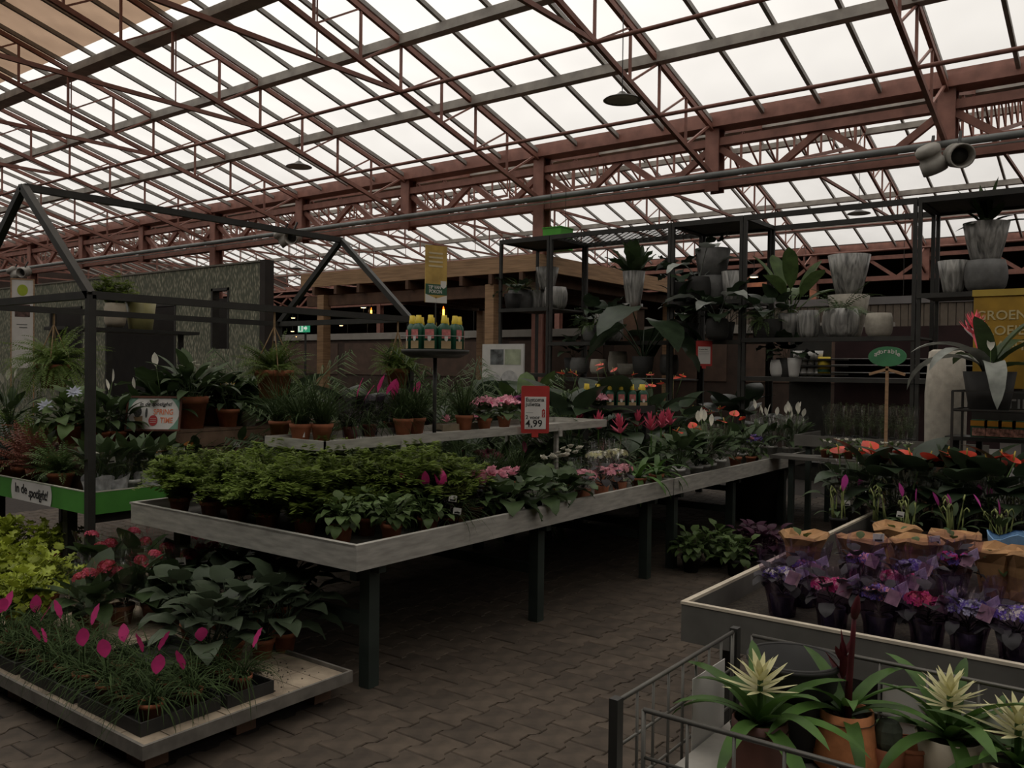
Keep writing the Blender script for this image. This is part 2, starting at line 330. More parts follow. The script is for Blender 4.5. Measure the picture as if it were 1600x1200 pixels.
# ---- warm ceiling spots in the dark shop
WARM=mat('warm_bulb',(1,.75,.4),.4,.02,4,emit=(1,.62,.26),estr=9)
spm=MB().lathe([(0,.05),(.10,.05),(.12,.02),(.12,0),(.1,0)],16).mesh('housing',BLACK,True); spb=MB().lathe([(0,-.015),(.06,-.01),(.1,.0)],16).mesh('bulb',WARM,True)
for i,(px,py,X,s,lab) in enumerate(((1178,433,25,1.5,'warm ceiling spot beside the tall rack post, the highest one'),(1258,449,25,1.1,'warm ceiling spot between the banana leaves'),(1411,485,25,1.1,'warm ceiling spot above the round cream pot'),
        (568,481,18,1.0,'pale ceiling spot left of the amber pendant bulb above the exit sign'),(458,497,18,.8,'pale ceiling spot over the green exit sign'),(533,509,20,.8,'small ceiling spot beside the wooden post'),
        (465,526,17,.8,'low warm spot below the exit sign'),(543,530,18,.7,'low warm spot just past the pergola post'),(574,525,18,.9,'low warm spot halfway between post and bottles'),(740,525,18,.8,'low warm spot beside the bottle display'),(457,518,17,.7,'tiny pale spot left of exit sign'),(580,500,18,.7,'little white spot below the amber bulb'))):
    p=atx(px,py,X); t=thing('ceiling_spot',lab,'spotlight',p,0,'spotlights in the dark shop'); put('housing',spm,t,sc=s*.8); put('bulb',spb,t,sc=s*.8)
    put('stem',MB().tube([(0,0,.04),(0,0,(5.22 if X>23 else 3.2)-p.z)],.008,4).mesh('stem',BLACK),t)
# ---- wooden pergola
pg=thing('pergola','flat roofed pine pergola with wide fascia boards and square posts','pergola',(0,0,0))
PX0,PX1,PY0,PY1=10.9,16.2,7.7,13.4
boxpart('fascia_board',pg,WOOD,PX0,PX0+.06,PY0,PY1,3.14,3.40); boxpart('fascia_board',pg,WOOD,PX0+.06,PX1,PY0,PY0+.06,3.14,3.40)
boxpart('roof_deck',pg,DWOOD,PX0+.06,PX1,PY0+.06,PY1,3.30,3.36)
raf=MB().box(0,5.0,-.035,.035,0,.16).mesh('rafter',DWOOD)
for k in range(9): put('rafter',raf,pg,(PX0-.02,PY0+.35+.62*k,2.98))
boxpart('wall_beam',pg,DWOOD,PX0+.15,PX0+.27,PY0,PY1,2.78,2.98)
for x,y in ((PX0+.12,8.72),(PX0+.12,12.86),(PX0+5,8.0),(PX0+5,12.9)): put('post',MB().box(-.09,.09,-.09,.09,0,2.98).mesh('post',WOOD),pg,(x,y,0))
AMB=clear_mat('amber_glass',(.95,.6,.3),(.9,.7,.5),.1,.2,8)
for px,py,lab in ((580,491,'round amber glass pendant bulb glowing under the pergola'),(693,490,'amber glass pendant bulb glowing behind the yellow bottle caps')):
    p=atx(px,py,12.2); t=thing('bulb_pendant',lab,'lamp',p,0,'amber bulbs')
    put('globe',MB().lathe([(.012,.16),(.03,.13),(.07,.06),(.075,0),(.05,-.06),(0,-.08)],16).mesh('globe',AMB,True),t)
    put('filament',MB().tube([(0,0,.08),(0,0,-.03)],.018,6).mesh('filament',mat('filament',(1,.5,.15),.4,.02,4,emit=(1,.42,.10),estr=14)),t)
    put('cord',MB().tube([(0,0,.15),(0,0,2.98-p.z)],.006,5).mesh('cord',BLACK),t)
# shop counter and shelves behind the pergola
bw=thing('shop_wall_unit','long brown wooden wall unit with pale cornice inside the dark shop','wall unit',(17,5,0))
boxpart('body',bw,mat('unit_brown',(.05,.032,.023),.8,.2,5),0,.3,-1,22,0,2.4); boxpart('cornice',bw,mat('pale_cornice',(.26,.24,.21),.7,.1,3),-.05,.35,-1,22,2.4,2.58)
for k in range(7): boxpart('panel',bw,mat('panel_brown',(.085,.052,.036),.7,.2,4),-.02,0,-.8+3*k,1.9+3*k,1.4,2.3)
ex=thing('exit_sign','green and white lit emergency exit sign with arrow','sign',atx(475,513,14.2),0)
ex.rotation_euler=(0,0,0)
boxpart('box',ex,mat('exit_green',(.02,.22,.11),.5,.05,4,emit=(.05,.5,.25),estr=.35),-.03,.03,-.2,.2,-.1,.1)
boxpart('figure_panel',ex,mat('exit_white',(.7,.75,.7),.5,.05,4,emit=(.7,.8,.7),estr=.45),-.035,-.03,.01,.19,-.085,.085)
put('arrow',MB().add([(-.034,-.17,0),(-.034,-.1,.07),(-.034,-.1,.025),(-.034,-.03,.025),(-.034,-.03,-.025),(-.034,-.1,-.025),(-.034,-.1,-.07)],[(0,1,2,3,4,5,6)]).mesh('arrow',mat('exit_white',(1,1,1))),ex)
boxpart('runner',ex,mat('exit_green',(1,1,1)),-.037,-.035,.06,.13,-.06,.06)
boxpart('post',ex,BLACK,.03,.07,-.02,.02,-ex.location.z,.1)
# ---- leaf-papered booth wall
def wallpaper():
    m=bpy.data.materials.new('leaf_wallpaper'); m.use_nodes=True; n=m.node_tree; p=n.nodes['Principled BSDF']; L=n.links; p.inputs['Roughness'].default_value=.8
    t=n.nodes.new('ShaderNodeTexCoord'); mp=n.nodes.new('ShaderNodeMapping'); mp.inputs['Rotation'].default_value=(.5,.3,0); mp.inputs['Scale'].default_value=(1,3.2,1); L.new(t.outputs['Object'],mp.inputs[0])
    v=n.nodes.new('ShaderNodeTexVoronoi'); v.inputs['Scale'].default_value=9; L.new(mp.outputs[0],v.inputs['Vector'])
    mp2=n.nodes.new('ShaderNodeMapping'); mp2.inputs['Rotation'].default_value=(-.6,.2,0); mp2.inputs['Scale'].default_value=(1,3.6,1); L.new(t.outputs['Object'],mp2.inputs[0])
    v2=n.nodes.new('ShaderNodeTexVoronoi'); v2.inputs['Scale'].default_value=8; L.new(mp2.outputs[0],v2.inputs['Vector'])
    mn=n.nodes.new('ShaderNodeMath'); mn.operation='MINIMUM'; L.new(v.outputs['Distance'],mn.inputs[0]); L.new(v2.outputs['Distance'],mn.inputs[1])
    c=n.nodes.new('ShaderNodeValToRGB'); c.color_ramp.elements[0].color=(.44,.445,.33,1); c.color_ramp.elements[0].position=.08; c.color_ramp.elements[1].color=(.11,.12,.085,1); c.color_ramp.elements[1].position=.45
    e=c.color_ramp.elements.new(.25); e.color=(.26,.25,.18,1); L.new(mn.outputs[0],c.inputs[0]); L.new(c.outputs[0],p.inputs['Base Color']); return m
WPM=wallpaper(); bx=9.0
bt=thing('booth_wall','tall partition papered in a dense green leaf print with dark openings','partition',(bx,0,0))
def yy(px): return atx(px,500,bx).y
zt=3.36; dr=[(330,358,450,545),(165,275,477,640),(78,129,480,560)]
ye=yy(407); edges=[]
cur=ye
for a,b,t,bt_ in dr:
    y_r=yy(b); y_l=yy(a); z_t=atx((a+b)/2,t,bx).z; z_b=atx((a+b)/2,bt_,bx).z
    boxpart('papered_panel',bt,WPM,0,.12,cur,y_r,0,zt); boxpart('papered_panel',bt,WPM,0,.12,y_r,y_l,z_t,zt)
    if z_b>1: boxpart('papered_panel',bt,WPM,0,.12,y_r,y_l,0,z_b)
    fr=.05
    for c in ((y_r-.0,y_r+fr,max(z_b,0),z_t),(y_l-fr,y_l,max(z_b,0),z_t),(y_r,y_l,z_t-fr,z_t)): boxpart('opening_frame',bt,BLACK,-.01,.13,c[0],c[1],c[2],c[3])
    cur=y_l
boxpart('papered_panel',bt,WPM,0,.12,cur,24,0,zt)
boxpart('end_post',bt,mat('booth_edge',(.03,.024,.02),.7,.2,5),-.02,.16,ye-.14,ye,0,zt+.03)
boxpart('top_cap',bt,mat('booth_cap',(.16,.15,.12),.7,.1,4),-.02,.14,ye,24,zt,zt+.03)
boxpart('shade_backing',bt,mat('booth_shade',(.022,.018,.016),.9,.2,4),1.6,1.7,14.6,24,0,3.0)  # near-black sheet standing in for the shade behind the openings
# ================================================================== display furniture
ZS=.69
def bench(x0,x1,y0,y1,lab,legs):
    t=thing('display_bench',lab,'bench',(x0,y0,0),0,'galvanised display benches')
    W=x1-x0; D=y1-y0; h0,h1=.635,.76
    fr=MB().box(0,W,-.0,.012,h0,h1).box(0,W,.012,.03,h1-.012,h1).mesh('rim_board',GALV); put('rim_board',fr,t)
    put('rim_board',fr,t,(0,D-.012,0))
    sd=MB().box(0,.012,.0125,D-.0125,h0,h1).box(0,.03,.031,D-.013,h1-.0125,h1-.0005).mesh('rim_board',GALV); put('rim_board',sd,t); put('rim_board',sd,t,(W-.012,0,0))
    boxpart('tray_floor',t,mat('tray_dark',(.07,.065,.055),.8,.3,10),.012,W-.012,.012,D-.012,ZS-.03,ZS)
    lm=MB().box(-.035,.035,-.035,.035,.0,h0).box(-.022,.022,-.022,.022,.0,h0+.02).mesh('leg',DGREEN)
    for x in legs:
        for y in (.14,D-.2): put('leg',lm,t,(x-x0,y,0))
        boxpart('cross_bar',t,DGREEN,x-x0-.02,x-x0+.02,.14,D-.2,.30,.36)
        boxpart('top_bar',t,DGREEN,x-x0-.025,x-x0+.025,.05,D-.05,h0-.05,h0)
    boxpart('stretcher',t,DGREEN,legs[0]-x0,legs[-1]-x0,D-.22,D-.18,.30,.36)
    return t
bench(2.78,6.08,3.0,5.0,'long galvanised bench nearest the aisle corner, carrying ferns and pink plants',[3.0,4.45,5.9])
bench(6.10,9.5,3.0,5.0,'far galvanised bench, continuing the long one, carrying anthuriums',[6.35,7.55,8.9])
us=thing('upper_shelf','raised galvanised tray over the long bench with grassy plants','shelf',(3.27,3.8,0))
UW,UD=3.15,.56
for a in ((0,UW,0,.01,1.115,1.175),(0,UW,UD-.01,UD,1.115,1.175),(0,.01,0,UD,1.115,1.175),(UW-.01,UW,0,UD,1.115,1.175)): boxpart('rim_board',us,GALV,*a)
boxpart('tray_floor',us,GALV,.01,UW-.01,.01,UD-.01,1.115,1.13)
for x in (.62,2.4):
    for y in (.02,UD-.05): boxpart('support_post',us,GALV,x,x+.03,y,y+.03,ZS,1.115)
    boxpart('bracket',us,GALV,x-.005,x+.035,-.012,0,1.07,1.14)
# ---- green spotlight table and black house frame
GREEN=mat('lime_green_board',(.075,.27,.045),.55,.12,5)
gt=thing('spotlight_table','table with bright green edge boards carrying white pots and terracotta','table',(2.8,5.54,0))
for n,a in (('edge_board',(0,2.98,0,.015,.615,.76)),('edge_board',(0,.015,.015,1.9,.615,.76)),('edge_board',(0,2.98,1.9,1.915,.615,.76)),('edge_board',(2.965,2.98,0,1.9,.615,.76))): boxpart(n,gt,GREEN,*a)
for a in ((0,2.98,-.002,.014,.76,.767),(-.002,.013,0,1.9,.76,.767)): boxpart('top_trim',gt,mat('pale_trim',(.5,.5,.42),.6,.05,5),*a)
boxpart('tray_floor',gt,mat('tray_dark',(1,1,1)),.02,2.95,.02,1.88,ZS-.03,ZS)
for x in (.12,2.8):
    for y in (.55,1.7): boxpart('leg',gt,BLACK,x,x+.07,y,y+.07,0,.62)
boxpart('under_rail',gt,BLACK,.05,2.9,.05,.1,.55,.615)
ya=atx(18,760,2.8).y-5.54; yb=atx(82,780,2.8).y-5.54
pts=[]; ym=(ya+yb)/2; hw=abs(ya-yb)/2
for k in range(9):
    z=.617+.141*k/8; b=.06*(1-((k-4)/4)**2)*hw; pts.append((-.004,ym+hw*.93+b,z))
for k in range(8,-1,-1):
    z=.617+.141*k/8; b=.06*(1-((k-4)/4)**2)*hw; pts.append((-.004,ym-hw*.93-b,z))
put('white_oval',MB().add(pts,[tuple(range(len(pts)))]).mesh('white_oval',PAPER),gt)
text('In de',.095,INK,gt,(-.006,ym+hw*.48,.700),(PI/2,0,-PI/2),sx=1.0); text('spotlight!',.095,INK,gt,(-.006,ym-hw*.34,.682),(PI/2,0,-PI/2),sx=.80,shear=.35)
hf=thing('house_frame','black steel frame in the outline of a gabled house over the spotlight table','frame',(2.8,5.54,0))
fw=.05; HX,HY,EZ,RZ=2.98,1.92,2.05,2.86
for n,p,q in (('post',(0,0,0),(0,0,EZ)),('post',(HX,0,0),(HX,0,EZ)),('post',(0,HY,0),(0,HY,EZ)),('post',(HX,HY,0),(HX,HY,EZ)),('eave_beam',(0,0,EZ),(HX,0,EZ)),('eave_beam',(0,HY,EZ),(HX,HY,EZ)),
      ('tie_beam',(0,0,EZ),(0,HY,EZ)),('tie_beam',(HX,0,EZ),(HX,HY,EZ)),('rafter',(0,0,EZ),(0,HY/2,RZ)),('rafter',(0,HY,EZ),(0,HY/2,RZ)),('rafter',(HX,0,EZ),(HX,HY/2,RZ)),('rafter',(HX,HY,EZ),(HX,HY/2,RZ)),('ridge_beam',(0,HY/2,RZ),(HX,HY/2,RZ))):
    put(n,MB().bar(p,q,fw,fw).mesh(n,BLACK),hf)
# risers on the spotlight table
CRATE=mat('old_crate_wood',(.16,.10,.065),.8,.3,8)
RZT=.40; ZRI=ZS+RZT
for x,lx,RH,lab in ((3.06,.68,.30,'wooden crate riser at the post end of the spotlight table'),(3.76,.9,RZT,'middle wooden crate riser under the framed spring sign'),(4.68,.9,RZT,'wooden crate riser at the far end of the spotlight table')):
    t=thing('wooden_riser',lab,'riser',(x,6.12,ZS)); k=5; ly=.72; h=RH; sh_=(RH-.02)/3
    for i in range(k): boxpart('slat',t,CRATE,0,lx,ly*i/k+.004,ly*(i+1)/k-.004,h-.02,h)
    for i in range(3): boxpart('front_slat',t,CRATE,0,lx,0,.018,.004+sh_*i,sh_*(i+1)-.004); boxpart('back_slat',t,CRATE,0,lx,ly-.018,ly,.004+sh_*i,sh_*(i+1)-.004)
    for a in ((0,.02),(lx-.02,lx)): boxpart('end_board',t,CRATE,a[0],a[1],.018,ly-.018,0,h-.02)
# framed spring sign
sg=thing('framed_sign','framed white spring time card leaning before terracotta pots','sign',(0,0,0))
pc=aty(238,668,6.15); ang=math.radians(-48); wd=72/FPX*Vector((pc.x,pc.y,0)).length*1.0
sg.location=(pc.x,pc.y,ZRI+.017); sg.rotation_euler=(math.radians(-14),0,ang)
h_=.245; w_=wd/2
boxpart('card',sg,PAPER,-w_,w_,0,.008,0,h_)
for a in ((-w_-.014,-w_,-.008,.012,-.014,h_+.014),(w_,w_+.014,-.008,.012,-.014,h_+.014),(-w_,w_,-.008,.012,-.014,0),(-w_,w_,-.008,.012,h_,h_+.014)): boxpart('frame_bar',sg,mat('red_brown_frame',(.10,.035,.02),.5,.2,8),*a)
SGRN=mat('sage_print',(.16,.30,.22),.8,.1,9)
def corner(sx,sz):
    p=[(sx*w_,-.001,h_/2+sz*h_/2),(sx*w_*.62,-.001,h_/2+sz*h_/2),(sx*w_*.8,-.001,h_/2+sz*h_*.36),(sx*w_*.94,-.001,h_/2+sz*h_*.18),(sx*w_,-.001,h_/2+sz*h_*.05)]
    put('corner_print',MB().add(p,[(0,1,2,3,4)]).mesh('corner_print',SGRN),sg)
for s in ((-1,1),(1,1),(-1,-1),(1,-1)): corner(*s)
text('in de spotlight!',.040,INK,sg,(.01,-.002,h_*.80),(PI/2,0,0),shear=.25,sx=1.0)
ORNG=mat('coral_print',(.75,.22,.10),.7,.05,8)
text('SPRING',.062,ORNG,sg,(w_*.38,-.002,h_*.55),(PI/2,0,0),sx=.72); text('TIME',.062,ORNG,sg,(w_*.52,-.002,h_*.28),(PI/2,0,0),sx=.72)
def pdisc(name,cx,cz,rx,rz,m,y=-.0025,n=18): put(name,MB().add([(cx+rx*math.cos(2*PI*k/n),y,cz+rz*math.sin(2*PI*k/n)) for k in range(n)],[tuple(range(n))]).mesh(name,m),sg)
pdisc('red_dot',.0,h_*.28,.034,.042,mat('crimson_print',(.45,.05,.05),.7,.05,8),-.003)
pdisc('drawn_bouquet',-w_*.62,h_*.55,.03,.042,mat('charcoal_print',(.06,.06,.055),.7,.6,90)); pdisc('drawn_leaf',-w_*.28,h_*.52,.009,.04,mat('charcoal_print',(1,1,1)))
put('drawn_cone',MB().add([(-w_*.78,-.002,h_*.4),(-w_*.42,-.002,h_*.42),(-w_*.40,-.002,h_*.05),(-w_*.55,-.002,h_*.02)],[(0,1,2,3)]).mesh('drawn_cone',mat('kraft_print',(.30,.20,.11),.8,.2,30)),sg)
for k in range(3): boxpart('print_line',sg,PAPER,-.022,.022,-.0042,-.0035,h_*(.21+.06*k),h_*(.21+.06*k)+.003)
# ---- low wooden deck on blocks in front
ld=thing('low_deck','low plank deck with grey metal edge on wooden blocks, bare at one corner','platform',(1.74,3.04,0))
DX,DY=1.06,2.35; ZD=.155
PLK=mat('bleached_plank',(.36,.29,.21),.8,.28,9,rand=.12,bump=.2)
n=8
for i in range(n):
    for j in range(11): boxpart('plank',ld,PLK,.014+(DX-.028)*i/n+.002,.014+(DX-.028)*(i+1)/n-.002,.014+(DY-.028)*j/11+.002,.014+(DY-.028)*(j+1)/11-.002,ZD-.04,ZD-.018+R.uniform(-.001,.001))
for a in ((0,DX,0,.014,ZD-.055,ZD),(0,DX,DY-.014,DY,ZD-.055,ZD),(0,.014,.0142,DY-.0142,ZD-.055,ZD),(DX-.014,DX,.0142,DY-.0142,ZD-.055,ZD)): boxpart('edge_strip',ld,mat('weathered_strip',(.155,.142,.122),.65,.25,12),*a)
boxpart('base_board',ld,mat('tray_dark',(1,1,1)),.01,DX-.01,.01,DY-.01,ZD-.055,ZD-.041)
for x in (.08,.5,.93):
    for y in (.12,1.2,2.2): boxpart('block',ld,DWOOD,x,x+.1,y,y+.14,0,ZD-.055)
DIRT=mat('spilled_soil',(.03,.022,.015),.95,.4,40)
mb=MB()
for k in range(260):
    r=abs(R.gauss(0,.11)); a=R.uniform(0,2*PI); x=.80+r*math.cos(a)*.9; y=.38+r*math.sin(a)*1.3; s=R.uniform(.002,.007)
    if .05<x<DX-.03 and .03<y<DY-.05: mb.add([(x-s,y-s,0),(x+s,y-s*.6,0),(x+s*.3,y+s,0),(x,y,s*.8)],[(0,1,3),(1,2,3),(2,0,3)])
put('spilled_soil',mb.mesh('spilled_soil',DIRT),ld,(0,0,ZD-.0175),kind='stuff')
# ---- soil table at the other side of the aisle
rt=thing('soil_table','grey table tray of dark soil with cream top edge, beside the wire trolley','table',(3.38,-1.6,0))
TW,TD,T0,T1=3.4,3.22,.44,.60
GREYB=mat('grey_board',(.105,.10,.088),.7,.18,6,bump=.1); CREAM=mat('cream_edge',(.52,.46,.36),.6,.12,14)
for a in ((0,.025,0,TD,T0,T1),(TW-.025,TW,0,TD,T0,T1),(.025,TW-.025,TD-.025,TD,T0,T1),(.025,TW-.025,0,.025,T0,T1)): boxpart('side_board',rt,GREYB,*a)
for a in ((-.003,.022,0,TD+.003,T1,T1+.012),(.022,TW,TD-.022,TD+.003,T1,T1+.012)): boxpart('top_edge',rt,CREAM,*a)
boxpart('soil_bed',rt,SOIL,.025,TW-.025,.025,TD-.025,.46,.505)
for x in (.1,TW-.16):
    for y in (.4,TD-.2): boxpart('leg',rt,BLACK,x,x+.06,y,y+.06,0,T0)
# ---- wire trolley
CHR=mat('dull_zinc_wire',(.11,.105,.092),.45,.15,8,metal=.6)
tr=thing('wire_trolley','open wire cage trolley with pale shelf holding potted bromeliads','trolley',(0,0,0))
TZ=.55; cx0,cx1,cy1,cy0=1.80,2.53,1.03,-.5
def wires(name,p,q,r=.005): put(name,MB().tube([p,q],r,6).mesh(name,CHR,True),tr)
boxpart('shelf_board',tr,mat('pale_shelf',(.38,.36,.32),.6,.15,10),cx0+.02,cx1-.02,cy0,cy1-.02,TZ-.03,TZ)
for x,y in ((cx0,cy1),(cx1,cy1),(cx1,cy0),(cx0,cy0)): boxpart('corner_post',tr,BLACK,x-.014,x+.014,y-.012,y+.012,.08,.81)
def panel(a,b,z0,z1,nv,nh):
    a=Vector(a); b=Vector(b)
    for k in range(nv+1):
        p=a.lerp(b,k/nv); wires('upright_wire',(p.x,p.y,z0),(p.x,p.y,z1),.0045 if 0<k<nv else .0062)
    for k in range(nh+1):
        z=z0+(z1-z0)*k/nh; wires('cross_wire',(a.x,a.y,z),(b.x,b.y,z),.0062 if k in(0,nh) else .0042)
panel((cx0+.02,cy1,0),(cx1-.02,cy1,0),.35,.80,8,4)
panel((cx0,cy1-.075,0),(cx0,cy0,0),.35,.80,13,4)
panel((cx1,cy1-.055,0),(cx1,cy0,0),.35,.795,12,3)
for x,y in ((cx0+.05,cy1-.08),(cx1-.06,cy1-.08),(cx0+.05,cy0+.1),(cx1-.06,cy0+.1)):
    wl=put('castor',MB().lathe([(0,-.018),(.045,-.018),(.05,0),(.045,.018),(0,.018)],16).mesh('castor',BPOT,True),tr,(x,y,.05),(PI/2,0,0))
    boxpart('fork',wl,CHR,-.01,.01,.02,.10,-.022,.022)
boxpart('base_frame',tr,BLACK,cx0,cx1,cy0,cy1,.10,.13)
boxpart('paper_sheet',tr,PAPER,2.20,2.42,cy1-.014,cy1-.012,.36,.745,label='white paper sheet clipped inside the wire end panel')
boxpart('paper_sheet',tr,PAPER,cx1+.008,cx1+.010,.28,.60,.50,.735,label='white paper sheet clipped behind the back wires')
# ---- tall black racks
XA,XB=9.7,10.6; ZTOP=3.44
mesh_top=MB()
def rack(ya,yb,top,shelves,lab):
    t=thing('display_rack',lab,'rack',(XA,yb,0),0,'tall black plant racks'); W=ya-yb; D=XB-XA
    for x in (0,D):
        for y in (.019,W-.019): boxpart('post',t,BLACK,x-.019,x+.019,y-.019,y+.019,0,ZTOP)
        boxpart('top_rail',t,BLACK,x-.02,x+.02,.03,W-.03,ZTOP-.06,ZTOP)
    for y in (.019,W-.019): boxpart('side_rail',t,BLACK,0,D,y-.02,y+.02,ZTOP-.05,ZTOP)
    if top=='plate': boxpart('top_plate',t,mat('dark_plate',(.075,.07,.06),.6,.2,5),.02,D-.02,.04,W-.04,ZTOP-.03,ZTOP-.015)
    if top=='mesh':
        m=MB(); k=int(W/.1)
        for i in range(k+10):
            for s in (1,-1):
                y=i*.1; p=(0,y,0); q=(D,y+s*D,0)
                # clip to the frame
                a,b=Vector((0,y if s<0 else y-.9,0)),Vector((D,(y if s<0 else y-.9)+s*D,0))
                pts=[]
                for u in (0,1):
                    pts.append(a.lerp(b,u))
                y0,y1=pts[0].y,pts[1].y
                ta=[0,1]
                for lim in (0,W):
                    if y1!=y0:
                        u=(lim-y0)/(y1-y0)
                        if 0<u<1: ta.append(u)
                ta.sort()
                for u,v in zip(ta,ta[1:]):
                    mid=y0+(y1-y0)*(u+v)/2
                    if 0<=mid<=W and v-u>.01: m.bar(a.lerp(b,u),a.lerp(b,v),.013,.005)
        o=put('expanded_mesh',m.mesh('expanded_mesh',BLACK),t,(0,0,ZTOP-.03),kind='stuff')
    for z in shelves:
        boxpart('shelf_board',t,mat('dark_plate',(1,1,1)),-.02,D+.02,0,W,z-.02,z)
        boxpart('shelf_edge',t,BLACK,-.03,-.02,0,W,z-.05,z)
rack(7.55,6.69,'plate',[2.46,1.55,.6],'narrow tall black rack with ribbed plate top, nearest the wooden pergola')
rack(6.68,4.86,'mesh',[1.98,1.50,.6],'wide black rack with expanded mesh top and marbled vases')
rack(4.85,3.93,'plate',[2.46,1.98,.6],'black rack with dark plate top holding stacked grey pots')
rack(3.92,2.04,'open',[2.0,1.55,.6],'wide black open topped rack with the tall marbled planter')
rack(2.03,1.02,'plate',[2.44,1.55,.6],'black rack with plate top behind the yellow board')
# ---- price and info boards
SRED=mat('sign_red',(.40,.035,.03),.5,.1,8)
def price_board(loc,rz,w,h,lab,lines,pole=0,tagc=True):
    t=thing('price_board',lab,'sign',loc,rz,'red price boards')
    mb=MB(); r=.012; pts=[]
    for cx,cz,a0 in ((w/2-r,h-r,0),(-w/2+r,h-r,90),(-w/2+r,r,180),(w/2-r,r,270)):
        for k in range(4): a=math.radians(a0+30*k); pts.append((cx+r*math.cos(a),cz+r*math.sin(a)))
    N=len(pts); mb.add([(x,0,z) for x,z in pts]+[(x,.014,z) for x,z in pts],[tuple(range(N)),tuple(range(2*N-1,N-1,-1))]+[(j,j+N,(j+1)%N+N,(j+1)%N) for j in range(N)])
    put('red_frame',mb.mesh('red_frame',SRED),t); boxpart('card',t,PAPER,-w*.38,w*.38,-.003,0,h*.09,h*.77)
    for z in (.43,.115) if tagc else (.56,.5,.44): boxpart('print_line',t,mat('grey_ink',(.2,.2,.19),.8,.05,5),-w*.34,w*(-.08 if tagc else .3),-.0036,-.003,h*z,h*z+.003)
    for txt,x,z,s in lines: text(txt,s,INK,t,(x*w,-.004,z*h),(PI/2,0,0),'LEFT')
    if tagc:
        tg=put('red_tag',MB().add([(-.012,0,-.03),(.012,0,-.03),(.012,0,.022),(0,0,.034),(-.012,0,.022)],[(0,1,2,3,4)]).mesh('red_tag',SRED),t,(w*.29,-.0045,h*.42)); text('ACTIE',.016,PAPER,tg,(0,-.001,-.004),(PI/2,-PI/2,0),name='tag_lettering')
    boxpart('clip',t,SRED,-.025,.025,.0,.012,-.03,0)
    if pole: boxpart('pole',t,BLACK,-.006,.006,.014,.024,-pole,h*.5)
    return t
q=atx(836,676,5.72)
q=aty(836,677,3.69)
d0=aty(815,677,3.785); d1=aty(859,677,3.785)
rzb=math.radians(-53)+.12
dist=(Vector((q.x,q.y,q.z))-Vector((0,0,CAMH))).length
pw=44/FPX*dist; ph=74/FPX*dist
price_board((q.x,q.y,q.z),rzb,pw,ph,'red framed price board clipped to the raised tray, reading 2 voor 4,99',[('Eustoma',-.35,.705,.040),('julietta',-.35,.61,.040),('2 voor',-.35,.335,.040),('4,99',-.35,.20,.074)])
q=aty(1100,572,4.35); dist=q.length; pw=25/FPX*dist; ph=38/FPX*dist
price_board((q.x,q.y,q.z),rzb,pw,ph,'small red framed board standing among the big dark leaves',[('Groene Plant',-.34,.66,.020)],pole=.5,tagc=False)
# bottle display on the raised tray
BG=mat('green_bottle',(.012,.075,.04),.35,.15,6); YC=mat('yellow_cap',(.62,.46,.03),.45,.08,8); LBL=mat('label_cream',(.42,.30,.16),.6,.15,10); LPK=mat('label_pink',(.5,.16,.15),.6,.3,40)
def bottle_body():
    mb=MB()
    for z,sx,sy in ((0,.040,.03),(.006,.046,.034),(.15,.046,.034),(.175,.040,.031),(.19,.024,.022),(.20,.017,.017)): 
        o=len(mb.v); N=12
        for k in range(N):
            a=2*PI*k/N; c,s=math.cos(a),math.sin(a); e=.55
            mb.v.append((sx*math.copysign(abs(c)**e,c),sy*math.copysign(abs(s)**e,s),z))
    for i in range(5):
        for j in range(12): mb.f.append((i*12+j,i*12+(j+1)%12,(i+1)*12+(j+1)%12,(i+1)*12+j)); mb.m.append(0)
    mb.f.append(tuple(range(12))[::-1]); mb.m.append(0)
    return mb.mesh('body',BG,True)
bbm=bottle_body(); bcap=MB().lathe([(.022,.195),(.022,.215),(.019,.22),(.017,.25),(0,.25)],14).mesh('cap',YC,True)
blab=MB().box(-.034,.034,-.0365,-.0345,.03,.08).mesh('label',LBL); blab2=MB().box(-.03,.03,-.0365,-.0345,.095,.155).mesh('label_picture',LPK); bemb=MB().add([(-.012,-.038,.11),(.012,-.038,.11),(.012,-.038,.085),(0,-.038,.075),(-.012,-.038,.085)],[(0,4,3,2,1)]).mesh('emblem',PAPER)
def bottle(loc,rz,lab,grp,sc=1.0):
    t=thing('fertiliser_bottle',lab,'bottle',loc,rz,grp)
    put('body',bbm,t,sc=sc); put('cap',bcap,t,sc=sc); put('label',blab,t,sc=sc); put('label_picture',blab2,t,sc=sc); put('emblem',bemb,t,sc=sc)
bs=aty(680,548,4.06)
st=thing('bottle_stand','round black tray on a pole holding green bottles, with yellow topped board','stand',(bs.x,bs.y,1.13))
put('tray',MB().lathe([(0,.545),(.17,.545),(.235,.575),(.24,.60),(.232,.60),(.225,.58),(0,.575)],28).mesh('tray',BLACK,True),st)
put('pole',MB().tube([(0,0,0),(0,0,.55)],.014,10).mesh('pole',BLACK,True),st); put('foot',MB().lathe([(0,.012),(.09,.012),(.1,0)],20).mesh('foot',BLACK,True),st)
put('rail',MB().tube([(.243*math.cos(2*PI*k/28),.243*math.sin(2*PI*k/28),.69) for k in range(29)],.003,5,cap=False).mesh('rail',mat('thin_wire',(.2,.2,.18),.4,.1,5)),st)
put('sign_rod',MB().tube([(0,0,.57),(0,0,.97)],.006,6).mesh('sign_rod',BLACK),st)
brd=put('sign_board',MB().box(-.085,.085,-.004,.004,0,.40).mesh('sign_board',mat('mustard_card',(.50,.33,.09),.7,.25,9)),st,(0,0,.93),(0,0,math.radians(-20)))
put('green_band',MB().add([(-.085,-.005,.055),(.085,-.005,.055),(.085,-.005,.13),(-.085,-.005,.13)],[(0,1,2,3)]).mesh('green_band',mat('deep_green_print',(.03,.10,.055),.7,.1,8)),brd)
